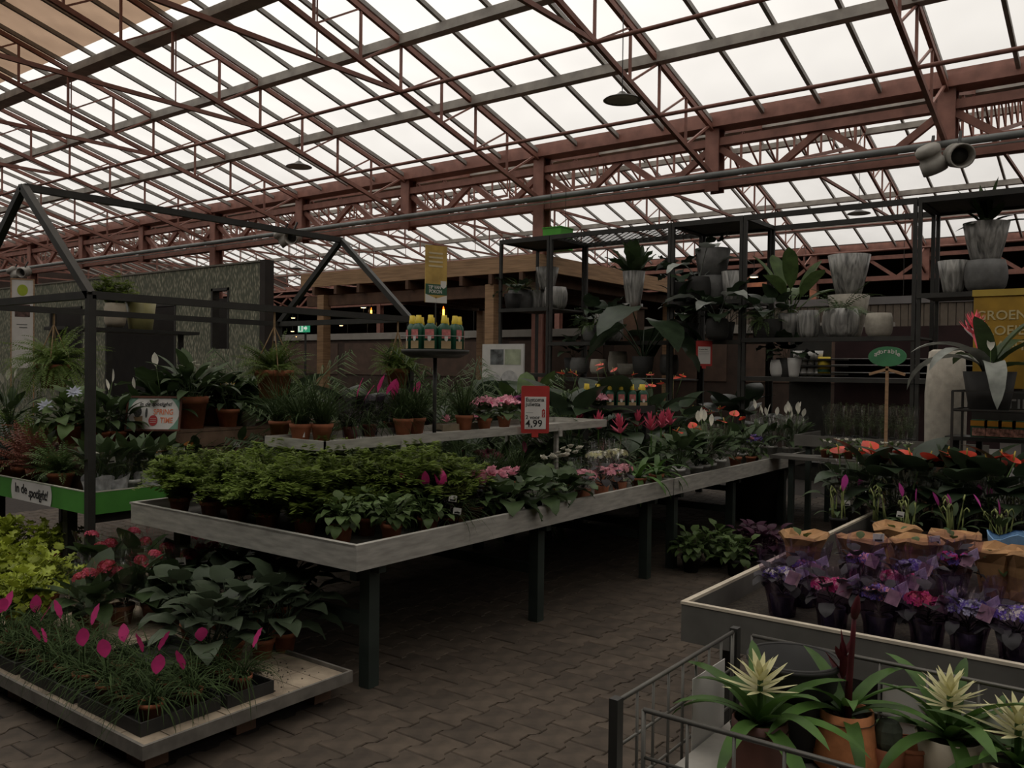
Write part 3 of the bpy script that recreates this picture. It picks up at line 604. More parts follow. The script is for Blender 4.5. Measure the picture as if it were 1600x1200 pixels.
put('white_chevron',MB().add([(-.085,-.0055,0),(.085,-.0055,0),(.085,-.0055,.055),(.0,-.0055,.03),(-.085,-.0055,.06)],[(0,1,2,3,4)]).mesh('white_chevron',PAPER),brd)
put('shield',MB().add([(.035,-.006,.115),(.058,-.006,.10),(.08,-.006,.115),(.08,-.006,.155),(.035,-.006,.155)],[(0,1,2,3,4)]).mesh('shield',PAPER),brd)
text('TIP VAN',.034,PAPER,brd,(-.012,-.0065,.107),(PI/2,0,0),sx=.8); text('POKON',.036,PAPER,brd,(-.005,-.0065,.077),(PI/2,0,0),sx=.8)
for k in range(4): boxpart('faint_line',brd,mat('pale_print',(.62,.52,.32),.7,.1,8),-.06,.05,-.0055,-.0045,.34-.03*k,.352-.03*k)
pos=['facing the aisle','beside the pale backed one','with its blank side out','at the tray edge','behind the front pair','at the far rim','half hidden at the far rim','next to the amber glow','turned sideways on the rim','nearest the white board','behind the sideways one']
nB=11
for k in range(nB):
    a=2*PI*k/nB+.25; bottle((bs.x+.165*math.cos(a),bs.y+.165*math.sin(a),1.705),a+PI/2,'green bottle with yellow cap on the round tray, '+pos[k],'bottles on the round tray',1.04)
# second block of bottles on the far bench
b0=aty(915,641,4.32); CZ=b0.z
cr=thing('bottle_crate','black low crate under the second block of green bottles','crate',(b0.x,b0.y,CZ),math.radians(-50))
boxpart('base',cr,BLACK,-.05,.66,-.02,.20,-.02,0)
for a in ((-.05,.66,-.02,-.012,0,.05),(-.05,.66,.192,.2,0,.05),(-.05,-.042,-.012,.192,0,.05),(.652,.66,-.012,.192,0,.05)): boxpart('side_board',cr,BLACK,*a)
for x in (0,.58): boxpart('leg',cr,BLACK,x,x+.03,0,.18,ZS-CZ,-.02)
rm=Matrix.Rotation(math.radians(-50),3,'Z')
for j in range(2):
    for i in range(6):
        p=Vector((b0.x,b0.y,CZ))+rm@Vector((.02+.107*i,.04+.09*j,0)); bottle(p,math.radians(-50),'yellow capped green bottle in the black crate, %s from price board, %s row'%(ORD[i],('front','rear')[j]),'bottles in the crate',1.0)
# tall white banner, green box lamp, yellow board, oval sign, white info board
q=atx(35,545,8.2); bz0=atx(35,575,8.2).z; bz1=atx(35,437,8.2).z; t=thing('tall_banner','tall narrow white banner with lime green disc in a wooden frame','banner',(q.x,q.y,0),math.radians(58))
yw=.20
boxpart('sheet',t,PAPER,0,.01,-yw,yw,bz0,bz1); 
for a in ((-.01,.02,-yw-.02,-yw,.0,bz1+.02),(-.01,.02,yw,yw+.02,.0,bz1+.02),(-.01,.02,-yw,yw,bz1,bz1+.02)): boxpart('frame_bar',t,WOOD,*a)
put('lime_disc',MB().add([(-.002,.10*math.cos(2*PI*k/20),bz1-.22+.12*math.sin(2*PI*k/20)) for k in range(20)],[tuple(range(20))]).mesh('lime_disc',mat('lime_print',(.36,.45,.04),.7,.08,8)),t)
boxpart('photo_print',t,mat('dim_photo',(.10,.06,.05),.7,.6,14),-.003,-.001,-.14,.14,bz1-.78,bz1-.52)
for k in range(2): boxpart('print_line',t,mat('grey_ink',(.2,.2,.19),.8,.05,5),-.004,-.001,-.09,.11-.05*k,bz1-.95-.06*k,bz1-.93-.06*k)
q=atx(862,372,11.0); LG=mat('leaf_green_box',(.09,.40,.045),.6,.08,5)
t=thing('green_cube_sign','plain bright green cube hung beside the red column','sign',q,0)
boxpart('cube',t,LG,0,.34,-.17,.17,-.17,.16); boxpart('lid',t,LG,-.01,.35,-.18,.18,.16,.175)
for y in (-.14,.14): put('cord',MB().tube([(.17,y,.17),(.17,y,.8)],.005,4).mesh('cord',BLACK),t)
q=atx(1560,520,7.4); YB=mat('ochre_board',(.34,.20,.02),.6,.25,5); WTX=mat('pale_lettering',(.5,.42,.22),.7,.05,5)
t=thing('yellow_board','large ochre board lettered for green and flowering plants','sign',(q.x,q.y,0),0)
boxpart('board',t,YB,0,.03,-.55,.17,1.50,2.22); boxpart('top_lip',t,mat('yellow_lip',(.42,.30,.05),.6,.1,5),-.012,.04,-.56,.18,2.20,2.25)
for i,s in enumerate(('GROENE','BLOEIENDE','PLANTEN')): text(s,.10,WTX,t,(-.004,.155-.02*i,2.05-.115*i),(PI/2,0,-PI/2),'LEFT')
boxpart('lower_panel',t,BLACK,0,.03,-.55,.17,1.26,1.48); text('TIE',.13,mat('grey_ink',(1,1,1)),t,(-.004,-.05,1.37),(PI/2,0,-PI/2),'LEFT')
for y in (-.5,.12): boxpart('post',t,BLACK,.03,.07,y-.02,y+.02,0,2.2)
q=atx(1386,557,8.6); t=thing('oval_sign','green oval sign with pale curved lettering on a wooden peg','sign',q,0)
put('oval',MB().add([(-.0,.17*math.cos(2*PI*k/28),.095*math.sin(2*PI*k/28)) for k in range(28)]+[(.02,.17*math.cos(2*PI*k/28),.095*math.sin(2*PI*k/28)) for k in range(28)],[tuple(range(28)),tuple(range(55,27,-1))]+[(j,(j+1)%28,(j+1)%28+28,j+28) for j in range(28)]).mesh('oval',mat('mint_board',(.06,.22,.10),.6,.15,5)),t)
w1='adorable'
for i,ch in enumerate(w1):
    a=math.radians(60-120*i/7); text(ch,.062,PAPER,t,(-.003,.19*math.sin(a)*.62,.062*math.cos(a)-.01),(PI/2+0,0,-PI/2),name='letter')
boxpart('peg',t,WOOD,.0,.03,-.012,.012,-q.z,-.09); put('arm',MB().bar((.01,-.16,-.17),(.01,0,-.12),.02,.025).mesh('arm',WOOD),t); put('arm',MB().bar((.01,.16,-.17),(.01,0,-.12),.02,.025).mesh('arm',WOOD),t)
q=atx(785,560,8.9); t=thing('info_board','rounded white advertising board with grey picture behind the palms','sign',(q.x,q.y,0))
boxpart('board',t,WHITE,0,.03,-.34,.34,1.22,1.93); boxpart('picture',t,mat('grey_picture',(.12,.13,.13),.6,.7,9),-.003,0,-.02,.20,1.66,1.86); boxpart('photo',t,mat('pale_picture',(.36,.40,.28),.6,.3,6),-.003,0,-.30,-.04,1.66,1.86)
for y in (-.3,.3): boxpart('leg',t,BLACK,.03,.06,y-.015,y+.015,0,1.9)
for y,z,r in ((.12,1.42,.13),(-.12,1.46,.14)): put('printed_ball',MB().add([(-.004,y+r*math.cos(2*PI*k/20),z+r*.9*math.sin(2*PI*k/20)) for k in range(20)],[tuple(range(20))]).mesh('printed_ball',mat('silver_print',(.45,.45,.44),.5,.15,20)),t)
# ================================================================== plants: mesh library
def LEAFC(name,c,rand=.25,rough=.5,transl=.2,var=.3,scale=9): return mat(name,c,rough,var,scale,rand=rand,transl=transl,spec=.25)
G_MID=LEAFC('leaf_mid_green',(.080,.125,.040)); G_DARK=LEAFC('leaf_dark_green',(.050,.080,.032)); G_DEEP=LEAFC('leaf_deep_green',(.036,.056,.030),rough=.35)
G_FERN=LEAFC('fern_green',(.13,.19,.045),transl=.4); G_FEATH=LEAFC('feathery_green',(.17,.235,.045),transl=.45); G_LIME=LEAFC('chartreuse_leaf',(.30,.36,.04),transl=.3)
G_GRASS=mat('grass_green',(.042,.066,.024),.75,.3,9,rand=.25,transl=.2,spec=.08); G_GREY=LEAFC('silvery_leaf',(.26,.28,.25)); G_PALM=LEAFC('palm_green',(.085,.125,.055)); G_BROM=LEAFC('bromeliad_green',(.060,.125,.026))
G_YEL=LEAFC('pale_curl_green',(.33,.38,.14)); PURPLF=LEAFC('purple_leaf',(.06,.02,.04))
F_PINK=LEAFC('pink_petal',(.82,.36,.45),transl=.25,rand=.12); F_HOT=LEAFC('magenta_bract',(.62,.05,.22),transl=.25,rand=.15); F_ROSE=LEAFC('rose_bract',(.62,.10,.17),rand=.12); F_RED=LEAFC('coral_spathe',(.72,.085,.05),rand=.12,rough=.3)
F_WHITE=LEAFC('white_petal',(.72,.70,.60),rand=.06); F_CREAM=LEAFC('pale_yellow_bract',(.66,.63,.36),rand=.08); F_PURP=LEAFC('violet_floret',(.20,.14,.50),rand=.2); F_DRED=LEAFC('dark_red_bract',(.075,.012,.016)); F_LPINK=LEAFC('light_pink_floret',(.66,.32,.34),rand=.12)
F_ORNG=LEAFC('orange_spathe',(.62,.24,.06)); F_YELL=LEAFC('yellow_spadix',(.65,.50,.12)); F_MAG=LEAFC('violet_pink_bract',(.48,.06,.30),rand=.12); F_BERRY=LEAFC('crimson_cluster',(.46,.045,.06)); F_BLUE=LEAFC('blue_white_petal',(.55,.58,.68))
KRAFT=mat('kraft_paper',(.36,.20,.09),.85,.22,14,rand=.12,bump=.3); GPOT=mat('grey_pot',(.12,.12,.115),.6,.25,10); CRMPOT=mat('cream_pot',(.50,.43,.33),.7,.12,12); ORPOT=mat('orange_clay',(.50,.19,.075),.75,.15,40); BRPOT=mat('dark_brown_pot',(.085,.030,.020),.55,.2,14)
MARB=mat('marbled_grey',(.085,.085,.08),.4,.2,5,c2=(.46,.45,.42),stretch=(3,3,.5)); STONE=mat('pale_stone_pot',(.40,.37,.31),.8,.15,18)
_mn=[n for n in MARB.node_tree.nodes if n.type=='TEX_NOISE'][0]; _mn.inputs['Distortion'].default_value=1.6; _mn.inputs['Scale'].default_value=4
STICK=mat('pale_stick',(.45,.36,.22),.8,.1,8); TWINE=mat('jute_twine',(.30,.20,.11),.9,.2,30); PRINTED=mat('printed_sleeve',(.025,.027,.038),.35,.5,22,c2=(.12,.12,.17)); G_BLK=LEAFC('blackish_leaf',(.040,.038,.040)); G_HEART=LEAFC('heart_leaf_green',(.058,.080,.046)); DSLEEVE=film_mat('dark_printed_film',(.55,.50,.56),.10,(.55,.5,.6))
CARDP=mat('pink_card',(.62,.40,.46),.7,.35,22); HAZE=film_mat('crinkled_cellophane',(.95,.95,.94),.2)
SH={'lobed':[(0,.5),(.14,1),(.28,.6),(.42,.95),(.57,.5),(.72,.7),(.86,.3),(1,.02)],'oval':[(0,.08),(.15,.62),(.35,.95),(.5,1),(.7,.85),(.88,.5),(1,.02)],'heart':[(0,.62),(.08,.92),(.22,1),(.42,.92),(.65,.64),(.85,.3),(1,.01)],'lance':[(0,.25),(.2,.8),(.4,1),(.65,.8),(.85,.42),(1,.01)],
    'strap':[(0,.7),(.3,1),(.6,.95),(.85,.6),(1,.02)],'blade':[(0,.8),(.4,1),(.75,.6),(1,.02)],'paddle':[(0,.1),(.2,.7),(.45,1),(.75,.95),(.92,.6),(1,.05)],'spathe':[(0,.7),(.12,1),(.35,.95),(.65,.65),(.88,.25),(1,.01)]}
def prof(sh,t):
    P=SH[sh]
    for (a,x),(b,y) in zip(P,P[1:]):
        if t<=b: return x+(y-x)*(t-a)/(b-a)
    return P[-1][1]
def add_leaf(mb,pet,L,W,e0,bend,sh,cup=.25,n=6,pb=.3,rz=0,base=(0,0,0),petr=.0035,mi=0,mip=0,wave=0,bs=None):
    """a stalk then a blade, heading +X turned by rz, rising at e0 and drooping by bend"""
    a=e0; p=Vector((0,0,0)); c,s=math.cos(rz),math.sin(rz)
    def T(v): return (base[0]+v[0]*c-v[1]*s,base[1]+v[0]*s+v[1]*c,base[2]+v[2])
    if pet>0:
        pts=[p.copy()]
        for k in range(3):
            a-=pb/3; p=p+Vector((math.cos(a),0,math.sin(a)))*(pet/3); pts.append(p.copy())
        mb.tube([T(q) for q in pts],[petr,petr*.9,petr*.8,petr*.7],3,mip,False)
    if bs is not None: a=bs
    vs=[]; k=0
    for i in range(n+1):
        t=i/n; w=W/2*prof(sh,t); nx,nz=-math.sin(a),math.cos(a); lift=cup*w; wv=wave*W*math.sin(i*2.4)
        vs+=[T((p.x+nx*(lift+wv),w,p.z+nz*(lift+wv))),T((p.x,0,p.z)),T((p.x+nx*(lift-wv),-w,p.z+nz*(lift-wv)))]
        a-=bend/n; p=p+Vector((math.cos(a),0,math.sin(a)))*(L/n)
    fs=[]
    for i in range(n):
        o=3*i; fs+=[(o,o+3,o+4,o+1),(o+1,o+4,o+5,o+2)]
    mb.add(vs,fs,mi); return mb
LIB={}
def leaf_set(key,m,k,fn,name='leaf'):
    if key not in LIB:
        L=[]
        for i in range(k):
            mb=MB(); fn(mb,i); L.append(mb.mesh(name,m,True))
        LIB[key]=L
    return LIB[key]
def lib(key,fn):
    if key not in LIB: LIB[key]=fn()
    return LIB[key]
def pot_mesh(r,h,m,style='rim',n=18):
    def f():
        mb=MB()
        if style=='rim': mb.lathe([(0,0),(r*.70,0),(r*.92,h*.78),(r,h*.78),(r*1.04,h),(r*.94,h),(r*.88,h*.86)],n)
        elif style=='plain': mb.lathe([(0,0),(r*.72,0),(r*.76,.004),(r,h),(r*.93,h),(r*.88,h*.85)],n)
        elif style=='belly': mb.lathe([(0,0),(r*.72,0),(r*.92,h*.18),(r,h*.45),(r*.97,h*.75),(r*.86,h),(r*.79,h),(r*.80,h*.85)],n)
        elif style=='taper': mb.lathe([(0,0),(r*.84,0),(r*.98,h*.08),(r,h*.2),(r*.86,h*.75),(r*.82,h),(r*.76,h),(r*.76,h*.85)],n)
        elif style=='urn': mb.lathe([(0,0),(r*.58,0),(r*.66,h*.15),(r*.86,h*.6),(r,h),(r*.93,h),(r*.8,h*.7)],n)
        return mb.mesh('pot',m,True)
    return lib(('pot',round(r,3),round(h,3),m.name,style),f)
def soil_mesh(r,z): return lib(('soil',round(r,3),round(z,3)),lambda:MB().disc(r,z,14).mesh('soil',SOIL))
def add_pot(t,r,h,m=None,style='rim',soil=True):
    put('pot',pot_mesh(r,h,m or TERRA,style),t)
    if soil: put('soil',soil_mesh(r*.9,h*.86),t)
def sleeve_mesh(r0,r1,h,m,n=18,seed=0):
    def f():
        q=random.Random(seed); ph=[q.uniform(0,6) for _ in range(3)]
        wob=lambda i,j,t:(.05*r1*i/4*(math.sin(3*t+ph[0])+math.sin(5*t+ph[1])),.03*h*(i==4)*math.sin(4*t+ph[2])+ (.05*h*(i==4)*math.sin(9*t)))
        return MB().lathe([(r0,0),(r0*1.05,h*.2),(r0+(r1-r0)*.5,h*.5),(r0+(r1-r0)*.85,h*.8),(r1,h)],n,wob=wob).mesh('sleeve',m,True)
    return lib(('slv',round(r0,3),round(r1,3),round(h,3),m.name,seed),f)
tagm=MB().box(-.022,.022,-.001,.001,-.017,.017).mesh('price_sticker',PAPER); tagb=MB().box(-.015,.015,-.002,-.001,-.013,-.005).mesh('barcode',INK)
def sticker(t,loc,rz=None,sc=1.0):
    s=put('price_sticker',tagm,t,loc,(0,R.uniform(-.2,.2),(rz if rz is not None else math.radians(-53))-t.rotation_euler.z),sc); put('barcode',tagb,s)
def leaves(t,ms,n,z0,rx=(.9,1.1),name='leaf',spread=.0,tilt=.12,order=None,a0=None,zs=0):
    a=R.uniform(0,6) if a0 is None else a0
    for i in range(n):
        a+=2.399; m=ms[i*len(ms)//n] if order else R.choice(ms); s=R.uniform(*rx)
        put(name,m,t,(R.uniform(-spread,spread),R.uniform(-spread,spread),z0+R.uniform(0,zs)),(R.uniform(-tilt,tilt),R.uniform(-tilt,tilt),a+R.uniform(-.3,.3)),s)
def NEWP(name,label,loc,group,cat='plant'): return thing(name,label,cat,loc,R.uniform(0,6.28),group)
# --- foliage clumps too fine to pick apart
def feather_mesh(seed,r,h,n=46,k=30,m=None):
    def f():
        q=random.Random(seed); mb=MB()
        for i in range(n):
            a=q.uniform(0,2*PI); rr=r*math.sqrt(q.uniform(.05,1)); hh=h*(1-.55*(rr/r)**2)*q.uniform(.7,1.1); 
            for j in range(k):
                u=(j+1)/k; x=rr*u**.9; z=hh*(1-(1-u)**2)-.16*h*u**4*(rr/r)
                c,s=math.cos(a),math.sin(a); ln=.055*(1.1-u*.6)*r/.2; 
                for sd in (-1,1):
                    b=a+sd*q.uniform(.7,1.3); dz=q.uniform(-.35,.35); d=Vector((math.cos(b),math.sin(b),dz))*ln; p=Vector((x*c,x*s,z)); w=Vector((-d.y,d.x,q.uniform(-.5,.5)*ln)).normalized()*ln*.13
                    mb.add([p-w*.6,p+d*.55+w,p+d,p+d*.5-w],[(0,1,2,3)])
        return mb.mesh('foliage',m or G_FEATH)
    return lib(('feather',seed,r,h,n,k,(m or G_FEATH).name),f)
def grass_mesh(seed,r,h,n,wid,m,droop=(.9,2.2),upright=(.9,1.5)):
    def f():
        q=random.Random(seed); mb=MB()
        for i in range(n): add_leaf(mb,0,h*q.uniform(.6,1.15),wid*q.uniform(.7,1.2),q.uniform(*upright),q.uniform(*droop),'blade',.3,5,rz=q.uniform(0,6.28),base=(q.uniform(-r,r),q.uniform(-r,r),0))
        return mb.mesh('foliage',m,True)
    return lib(('grass',seed,r,h,n,wid,m.name),f)
def fern_mesh(seed,L,n,m,wid=.05,k=14,rise=(.5,1.3),droop=(1.2,2.4)):
    def f():
        q=random.Random(seed); mb=MB()
        for i in range(n):
            az=q.uniform(0,2*PI); a=q.uniform(*rise); bd=q.uniform(*droop); ln=L*q.uniform(.6,1.1); p=Vector((0,0,0)); c,s=math.cos(az),math.sin(az); kk=k+4; sd=Vector((-s,c,0)); tw=q.uniform(-.5,.5)
            for j in range(kk):
                u=(j+.5)/kk; a-=bd/kk; st=Vector((math.cos(a)*c,math.cos(a)*s,math.sin(a)))*(ln/kk); p2=p+st
                w=wid*q.uniform(.8,1.2)*math.sin(PI*min(1,u*.85+.15))**.7
                for g in (-1,1):
                    d=sd*g*w+st*q.uniform(.3,1.0)+Vector((0,0,(tw*g-.25)*w)); b=st*.30
                    mb.add([p-b,p+d*.5-b*1.1,p+d,p+d*.5+b*1.3],[(0,1,2,3)])
                p=p2
        return mb.mesh('foliage',m)
    return lib(('fern',seed,L,n,m.name,wid,rise),f)
# --- flowers
def star_mesh(key,m,rings,name='flower',cup=.3):
    def f():
        mb=MB(); q=random.Random(3)
        for n,L,W,e,bd,z in rings:
            o=q.uniform(0,6)
            for i in range(n): add_leaf(mb,0,L*q.uniform(.88,1.1),W,e+q.uniform(-.1,.1),bd,'lance',cup,4,rz=o+2*PI*i/n,base=(0,0,z))
        return mb.mesh(name,m,True)
    return lib(('star',key),f)
def head_mesh(key,mats,r,n,fl,flat=.7,name='flower_head'):
    def f():
        mb=MB(); q=random.Random(hash(key)%999 if not isinstance(key,str) else len(key)*7)
        for i in range(n):
            a=q.uniform(0,2*PI); u=q.uniform(.15,1); ph=math.acos(u); d=Vector((math.sin(ph)*math.cos(a),math.sin(ph)*math.sin(a),u*flat)); c=d*r; nn=d.normalized(); x=nn.orthogonal().normalized(); y=nn.cross(x); mi=q.randrange(len(mats))
            rot=q.uniform(0,1.5)
            for k in range(4):
                t=rot+k*PI/2; e=x*math.cos(t)+y*math.sin(t); g=x*math.cos(t+.6)+y*math.sin(t+.6); g2=x*math.cos(t-.6)+y*math.sin(t-.6)
                mb.add([c,c+g2*fl*.75+nn*fl*.15,c+e*fl+nn*fl*.05,c+g*fl*.75+nn*fl*.15],[(0,1,2,3)],mi)
        return mb.mesh(name,mats)
    return lib(('head',key),f)
def rose_mesh(key,m,r):
    def f():
        mb=MB(); q=random.Random(5)
        for ring,(n,e,L) in enumerate(((6,.25,1),(6,.7,.85),(5,1.1,.65),(4,1.4,.5))):
            for i in range(n): add_leaf(mb,0,r*L,r*.9,e+q.uniform(-.15,.15),-.5,'oval',.5,3,rz=2*PI*i/n+ring*.5,wave=.06)
        return mb.mesh('flower',m,True)
    return lib(('rose',key),f)
def trumpet_mesh():
    def f():
        wob=lambda i,j,t:((.012*math.sin(5*t) if i>=3 else 0),(.006*math.cos(10*t) if i>=3 else 0))
        mb=MB().lathe([(.006,-.03),(.014,-.012),(.02,0),(.034,.012),(.042,.010)],20,wob=wob)
        mb2=MB().disc(.014,-.006,10,1); mb.add(mb2.v,mb2.f,1)
        return mb.mesh('flower',[F_PINK,F_HOT],True)
    return lib('trumpet',f)
# --- species
def asparagus(loc,label,s=1.0,k=0):
    t=NEWP('asparagus_fern',label,loc,'feathery asparagus ferns'); add_pot(t,.065,.11); put('foliage',feather_mesh(k%3,.21,.27,74,32),t,(0,0,.10),(0,0,0),s,kind='stuff'); return t
def grassy(loc,label,s=1.0,k=0,stickr=False):
    t=NEWP('grassy_plant',label,loc,'grassy pot plants'); add_pot(t,.07,.115); put('foliage',grass_mesh(20+k%3,.035,.40,150,.007,G_GRASS,(.3,1.7),(1.0,1.53)),t,(0,0,.095),sc=s,kind='stuff')
    if stickr: put('price_sticker',tagm,t,(.05*math.cos(-t.rotation_euler.z-2.2),.05*math.sin(-t.rotation_euler.z-2.2),.05),(0,0,math.radians(-53)-t.rotation_euler.z))
    return t
QB=lambda:leaf_set('quill',[F_HOT,G_GRASS],3,lambda mb,i:add_leaf(mb,.13+.02*i,.095,.040,1.45-.12*i,.15,'oval',.12,6,pb=.1,petr=.003,mip=1,wave=.03),'pink_bract')
def quill(loc,label,nb=1,sleeve=True,pot=None,k=0,tag=0,s=1.0,gm=None,bm=None):
    t=NEWP('pink_quill_plant',label,loc,'pink quill plants')
    add_pot(t,.05,.085,pot or TERRA); put('foliage',grass_mesh(30+k%3,.025,.30,84,.0055,gm or G_GRASS,(.9,2.6),(.6,1.45)),t,(0,0,.07),sc=s,kind='stuff')
    for i in range(nb): put('pink_bract',R.choice(bm or QB()),t,(R.uniform(-.01,.01),R.uniform(-.01,.01),.07),(R.uniform(-.15,.15),R.uniform(-.15,.15),R.uniform(0,6)),s*R.uniform(.9,1.15))
    if sleeve: put('sleeve',sleeve_mesh(.05,.10,.27,DSLEEVE,seed=k%2),t,(0,0,.01))
    for i in range(tag): sticker(t,(.09*math.cos(-t.rotation_euler.z-2.2+.3*i),.09*math.sin(-t.rotation_euler.z-2.2+.3*i),.20-.07*i))
    return t
def broad(loc,label,name,group,ms,n,pot,zl,rx=(.85,1.15),potm=None,style='rim',cat='plant',order=True,tilt=.12,spread=.012,zs=0):
    t=NEWP(name,label,loc,group,cat)
    if pot: add_pot(t,pot[0],pot[1],potm,style)
    leaves(t,ms,n,zl,rx,order=order,tilt=tilt,spread=spread,zs=zs); return t
def LS(key,m,k,pet,L,W,sh,e=(1.4,.4),bend=(.5,1.4),cup=.2,n=6,wave=0,pb=.35,petr=.0035,bs=None):
    def fn(mb,i):
        u=i/max(1,k-1); add_leaf(mb,pet*(1-.25*u),L*(1-.12*abs(u-.5)),W,e[0]+(e[1]-e[0])*u,bend[0]+(bend[1]-bend[0])*u,sh,cup,n,pb,wave=wave,petr=petr,bs=bs)
    return leaf_set(key,m,k,fn)
S_ivy=lambda:LS('ivy',G_MID,4,.09,.065,.048,'lance',(1.35,.4),(.8,1.5),.2,5,.05)
S_blk=lambda:LS('blk',G_BLK,4,.09,.075,.06,'oval',(1.3,.4),(.8,1.4),.2,5,.05)
S_beg=lambda:LS('begonia',G_HEART,5,.22,.14,.11,'heart',(1.4,.7),(.9,1.3),.15,6,.03)
S_crk=lambda:LS('crinkle',G_DARK,5,.11,.17,.15,'heart',(1.3,.45),(.7,1.3),.2,7,.05)
S_guz=lambda:LS('guz',G_BROM,6,0,.34,.045,'strap',(1.35,.35),(1.5,2.0),.35,8)
S_guzf=lambda:LS('guzf',G_BROM,6,0,.34,.048,'strap',(1.12,.45),(.95,1.55),.35,9)
S_guzd=lambda:LS('guzd',G_DARK,6,0,.30,.04,'strap',(1.35,.35),(1.3,1.9),.35,7)
S_ant=lambda:LS('anth',G_DARK,5,.26,.17,.12,'heart',(1.5,.85),(1.0,1.3),.12,6)
S_antb=lambda:LS('anthbig',G_DEEP,5,.34,.30,.24,'heart',(1.5,.8),(.9,1.4),.12,7)
S_spa=lambda:LS('spath',G_DARK,5,.20,.20,.075,'lance',(1.45,.8),(.5,1.2),.25,6)
S_spu=lambda:LS('spathup',G_DARK,5,.20,.17,.075,'lance',(1.52,1.15),(.3,.8),.25,6)
S_lime=lambda:LS('lime',G_LIME,5,.10,.050,.055,'lobed',(1.35,.25),(.7,1.4),.25,7,.10)
S_med=lambda:LS('medin',G_DARK,5,.06,.21,.12,'oval',(1.35,.6),(.3,.9),.25,6)
S_ban=lambda:LS('banana',G_MID,5,.32,.48,.17,'paddle',(1.5,.95),(.1,.8),.25,8,petr=.009)
S_zz=lambda:LS('zzleaf',G_DARK,4,.03,.09,.045,'lance',(1.2,.2),(.2,.8))
S_alo=lambda:LS('alocasia',G_GREY,4,.45,.40,.22,'heart',(1.45,.9),(.6,1.1),.12,8,.03,petr=.008,bs=.35)
S_mon=lambda:LS('monstera',G_DEEP,4,.26,.24,.22,'heart',(1.4,.7),(.8,1.3),.12,7,.08)
def flowers(t,meshes,n,z,r,name='flower',sc=(.9,1.1),tilt=.5,stalk=None):
    for i in range(n):
        a=2.399*i+R.uniform(-.3,.3); rr=r*math.sqrt((i+.5)/n); zz=z+R.uniform(-.02,.02)-rr*.15
        o=put(name,R.choice(meshes),t,(rr*math.cos(a),rr*math.sin(a),zz),(R.uniform(-tilt,tilt),R.uniform(-tilt,tilt),R.uniform(0,6)),R.uniform(*sc))
        if stalk: put('stalk',lib(('stalk',round(zz-.08,2)),lambda:MB().tube([(0,0,0),(0,0,-(zz-.08))],.003,4).mesh('stalk',G_MID)),o,sc=1)
SP_=lambda m,key:lib(('spathe',key),lambda:(lambda mb:mb.mesh('spathe',[m,F_YELL,G_MID],True))(add_leaf(MB(),.0,.085,.08,.25,.3,'spathe',.15,5).tube([(.008,0,.004),(.016,0,.02),(.022,0,.036)],[.0035,.0035,.002],6,1).tube([(0,0,0),(-.01,0,-.10),(-.02,0,-.22)],.003,4,2)))
def anthurium(loc,label,n,nf,m,key,pot=(.06,.10),potm=None,sleeve=False,s=1.0,sets=None,fz=.40,fs=(.9,1.2),group='anthuriums in pots'):
    t=NEWP('anthurium_plant',label,loc,group); add_pot(t,*pot,potm)
    leaves(t,(sets or S_ant)(),n,pot[1]*.85,(.8*s,1.15*s),order=True)
    for i in range(nf):
        a=2.2*i+R.uniform(0,1); rr=R.uniform(.03,.13)*s; put('spathe',SP_(m,key),t,(rr*math.cos(a),rr*math.sin(a),fz*s+R.uniform(-.05,.05)),(R.uniform(-.4,.4),R.uniform(-.5,.2),R.uniform(0,6.28)),R.uniform(*fs))
    if sleeve: put('sleeve',sleeve_mesh(pot[0],.19*s,.42*s,HAZE,seed=1),t,(0,0,.02))
    return t
def spath(loc,label,sleeve=True,n=12,nf=3,potm=None):
    t=NEWP('peace_lily',label,loc,'white peace lilies'); add_pot(t,.06,.10,potm or WHITE)
    leaves(t,S_spa(),n,.085,(.85,1.1),order=True)
    fm=lib('spflower',lambda:add_leaf(MB().tube([(0,0,0),(0,0,.36)],.003,4,1),.0,.10,.05,1.35,-.2,'oval',.35,5,base=(0,0,.36)).mesh('white_spathe',[F_WHITE,G_MID],True))
    for i in range(nf): put('white_spathe',fm,t,(R.uniform(-.04,.04),R.uniform(-.04,.04),.09),(R.uniform(-.2,.2),R.uniform(-.2,.2),R.uniform(0,6)),R.uniform(.9,1.15))
    if sleeve: put('sleeve',sleeve_mesh(.06,.16,.42,HAZE,seed=2),t,(0,0,.02))
    return t
def guzmania(loc,label,fm,pot=(.055,.09),potm=None,style='rim',n=14,s=1.0,fz=.33,ms=None,group='guzmanias'):
    t=NEWP('guzmania',label,loc,group); add_pot(t,pot[0],pot[1],potm,style)
    leaves(t,(ms or S_guz)(),n,pot[1]*.8,(.8*s,1.05*s),order=True,tilt=.08)
    if fm: 
        o=put('flower_stem',lib(('gst',round(fz,2)),lambda:MB().tube([(0,0,0),(0,0,fz)],[.008,.007],6).mesh('flower_stem',G_BROM)),t,(0,0,pot[1]*.8)); put('flower',fm,t,(0,0,pot[1]*.8+fz*.97),(R.uniform(-.15,.15),R.uniform(-.15,.15),R.uniform(0,6)),s)
    return t
PINKSTAR=star_mesh('pinkguz',F_ROSE,((6,.085,.026,.5,-.3,0),(6,.08,.024,.95,-.2,.025),(5,.07,.02,1.3,0,.05)))
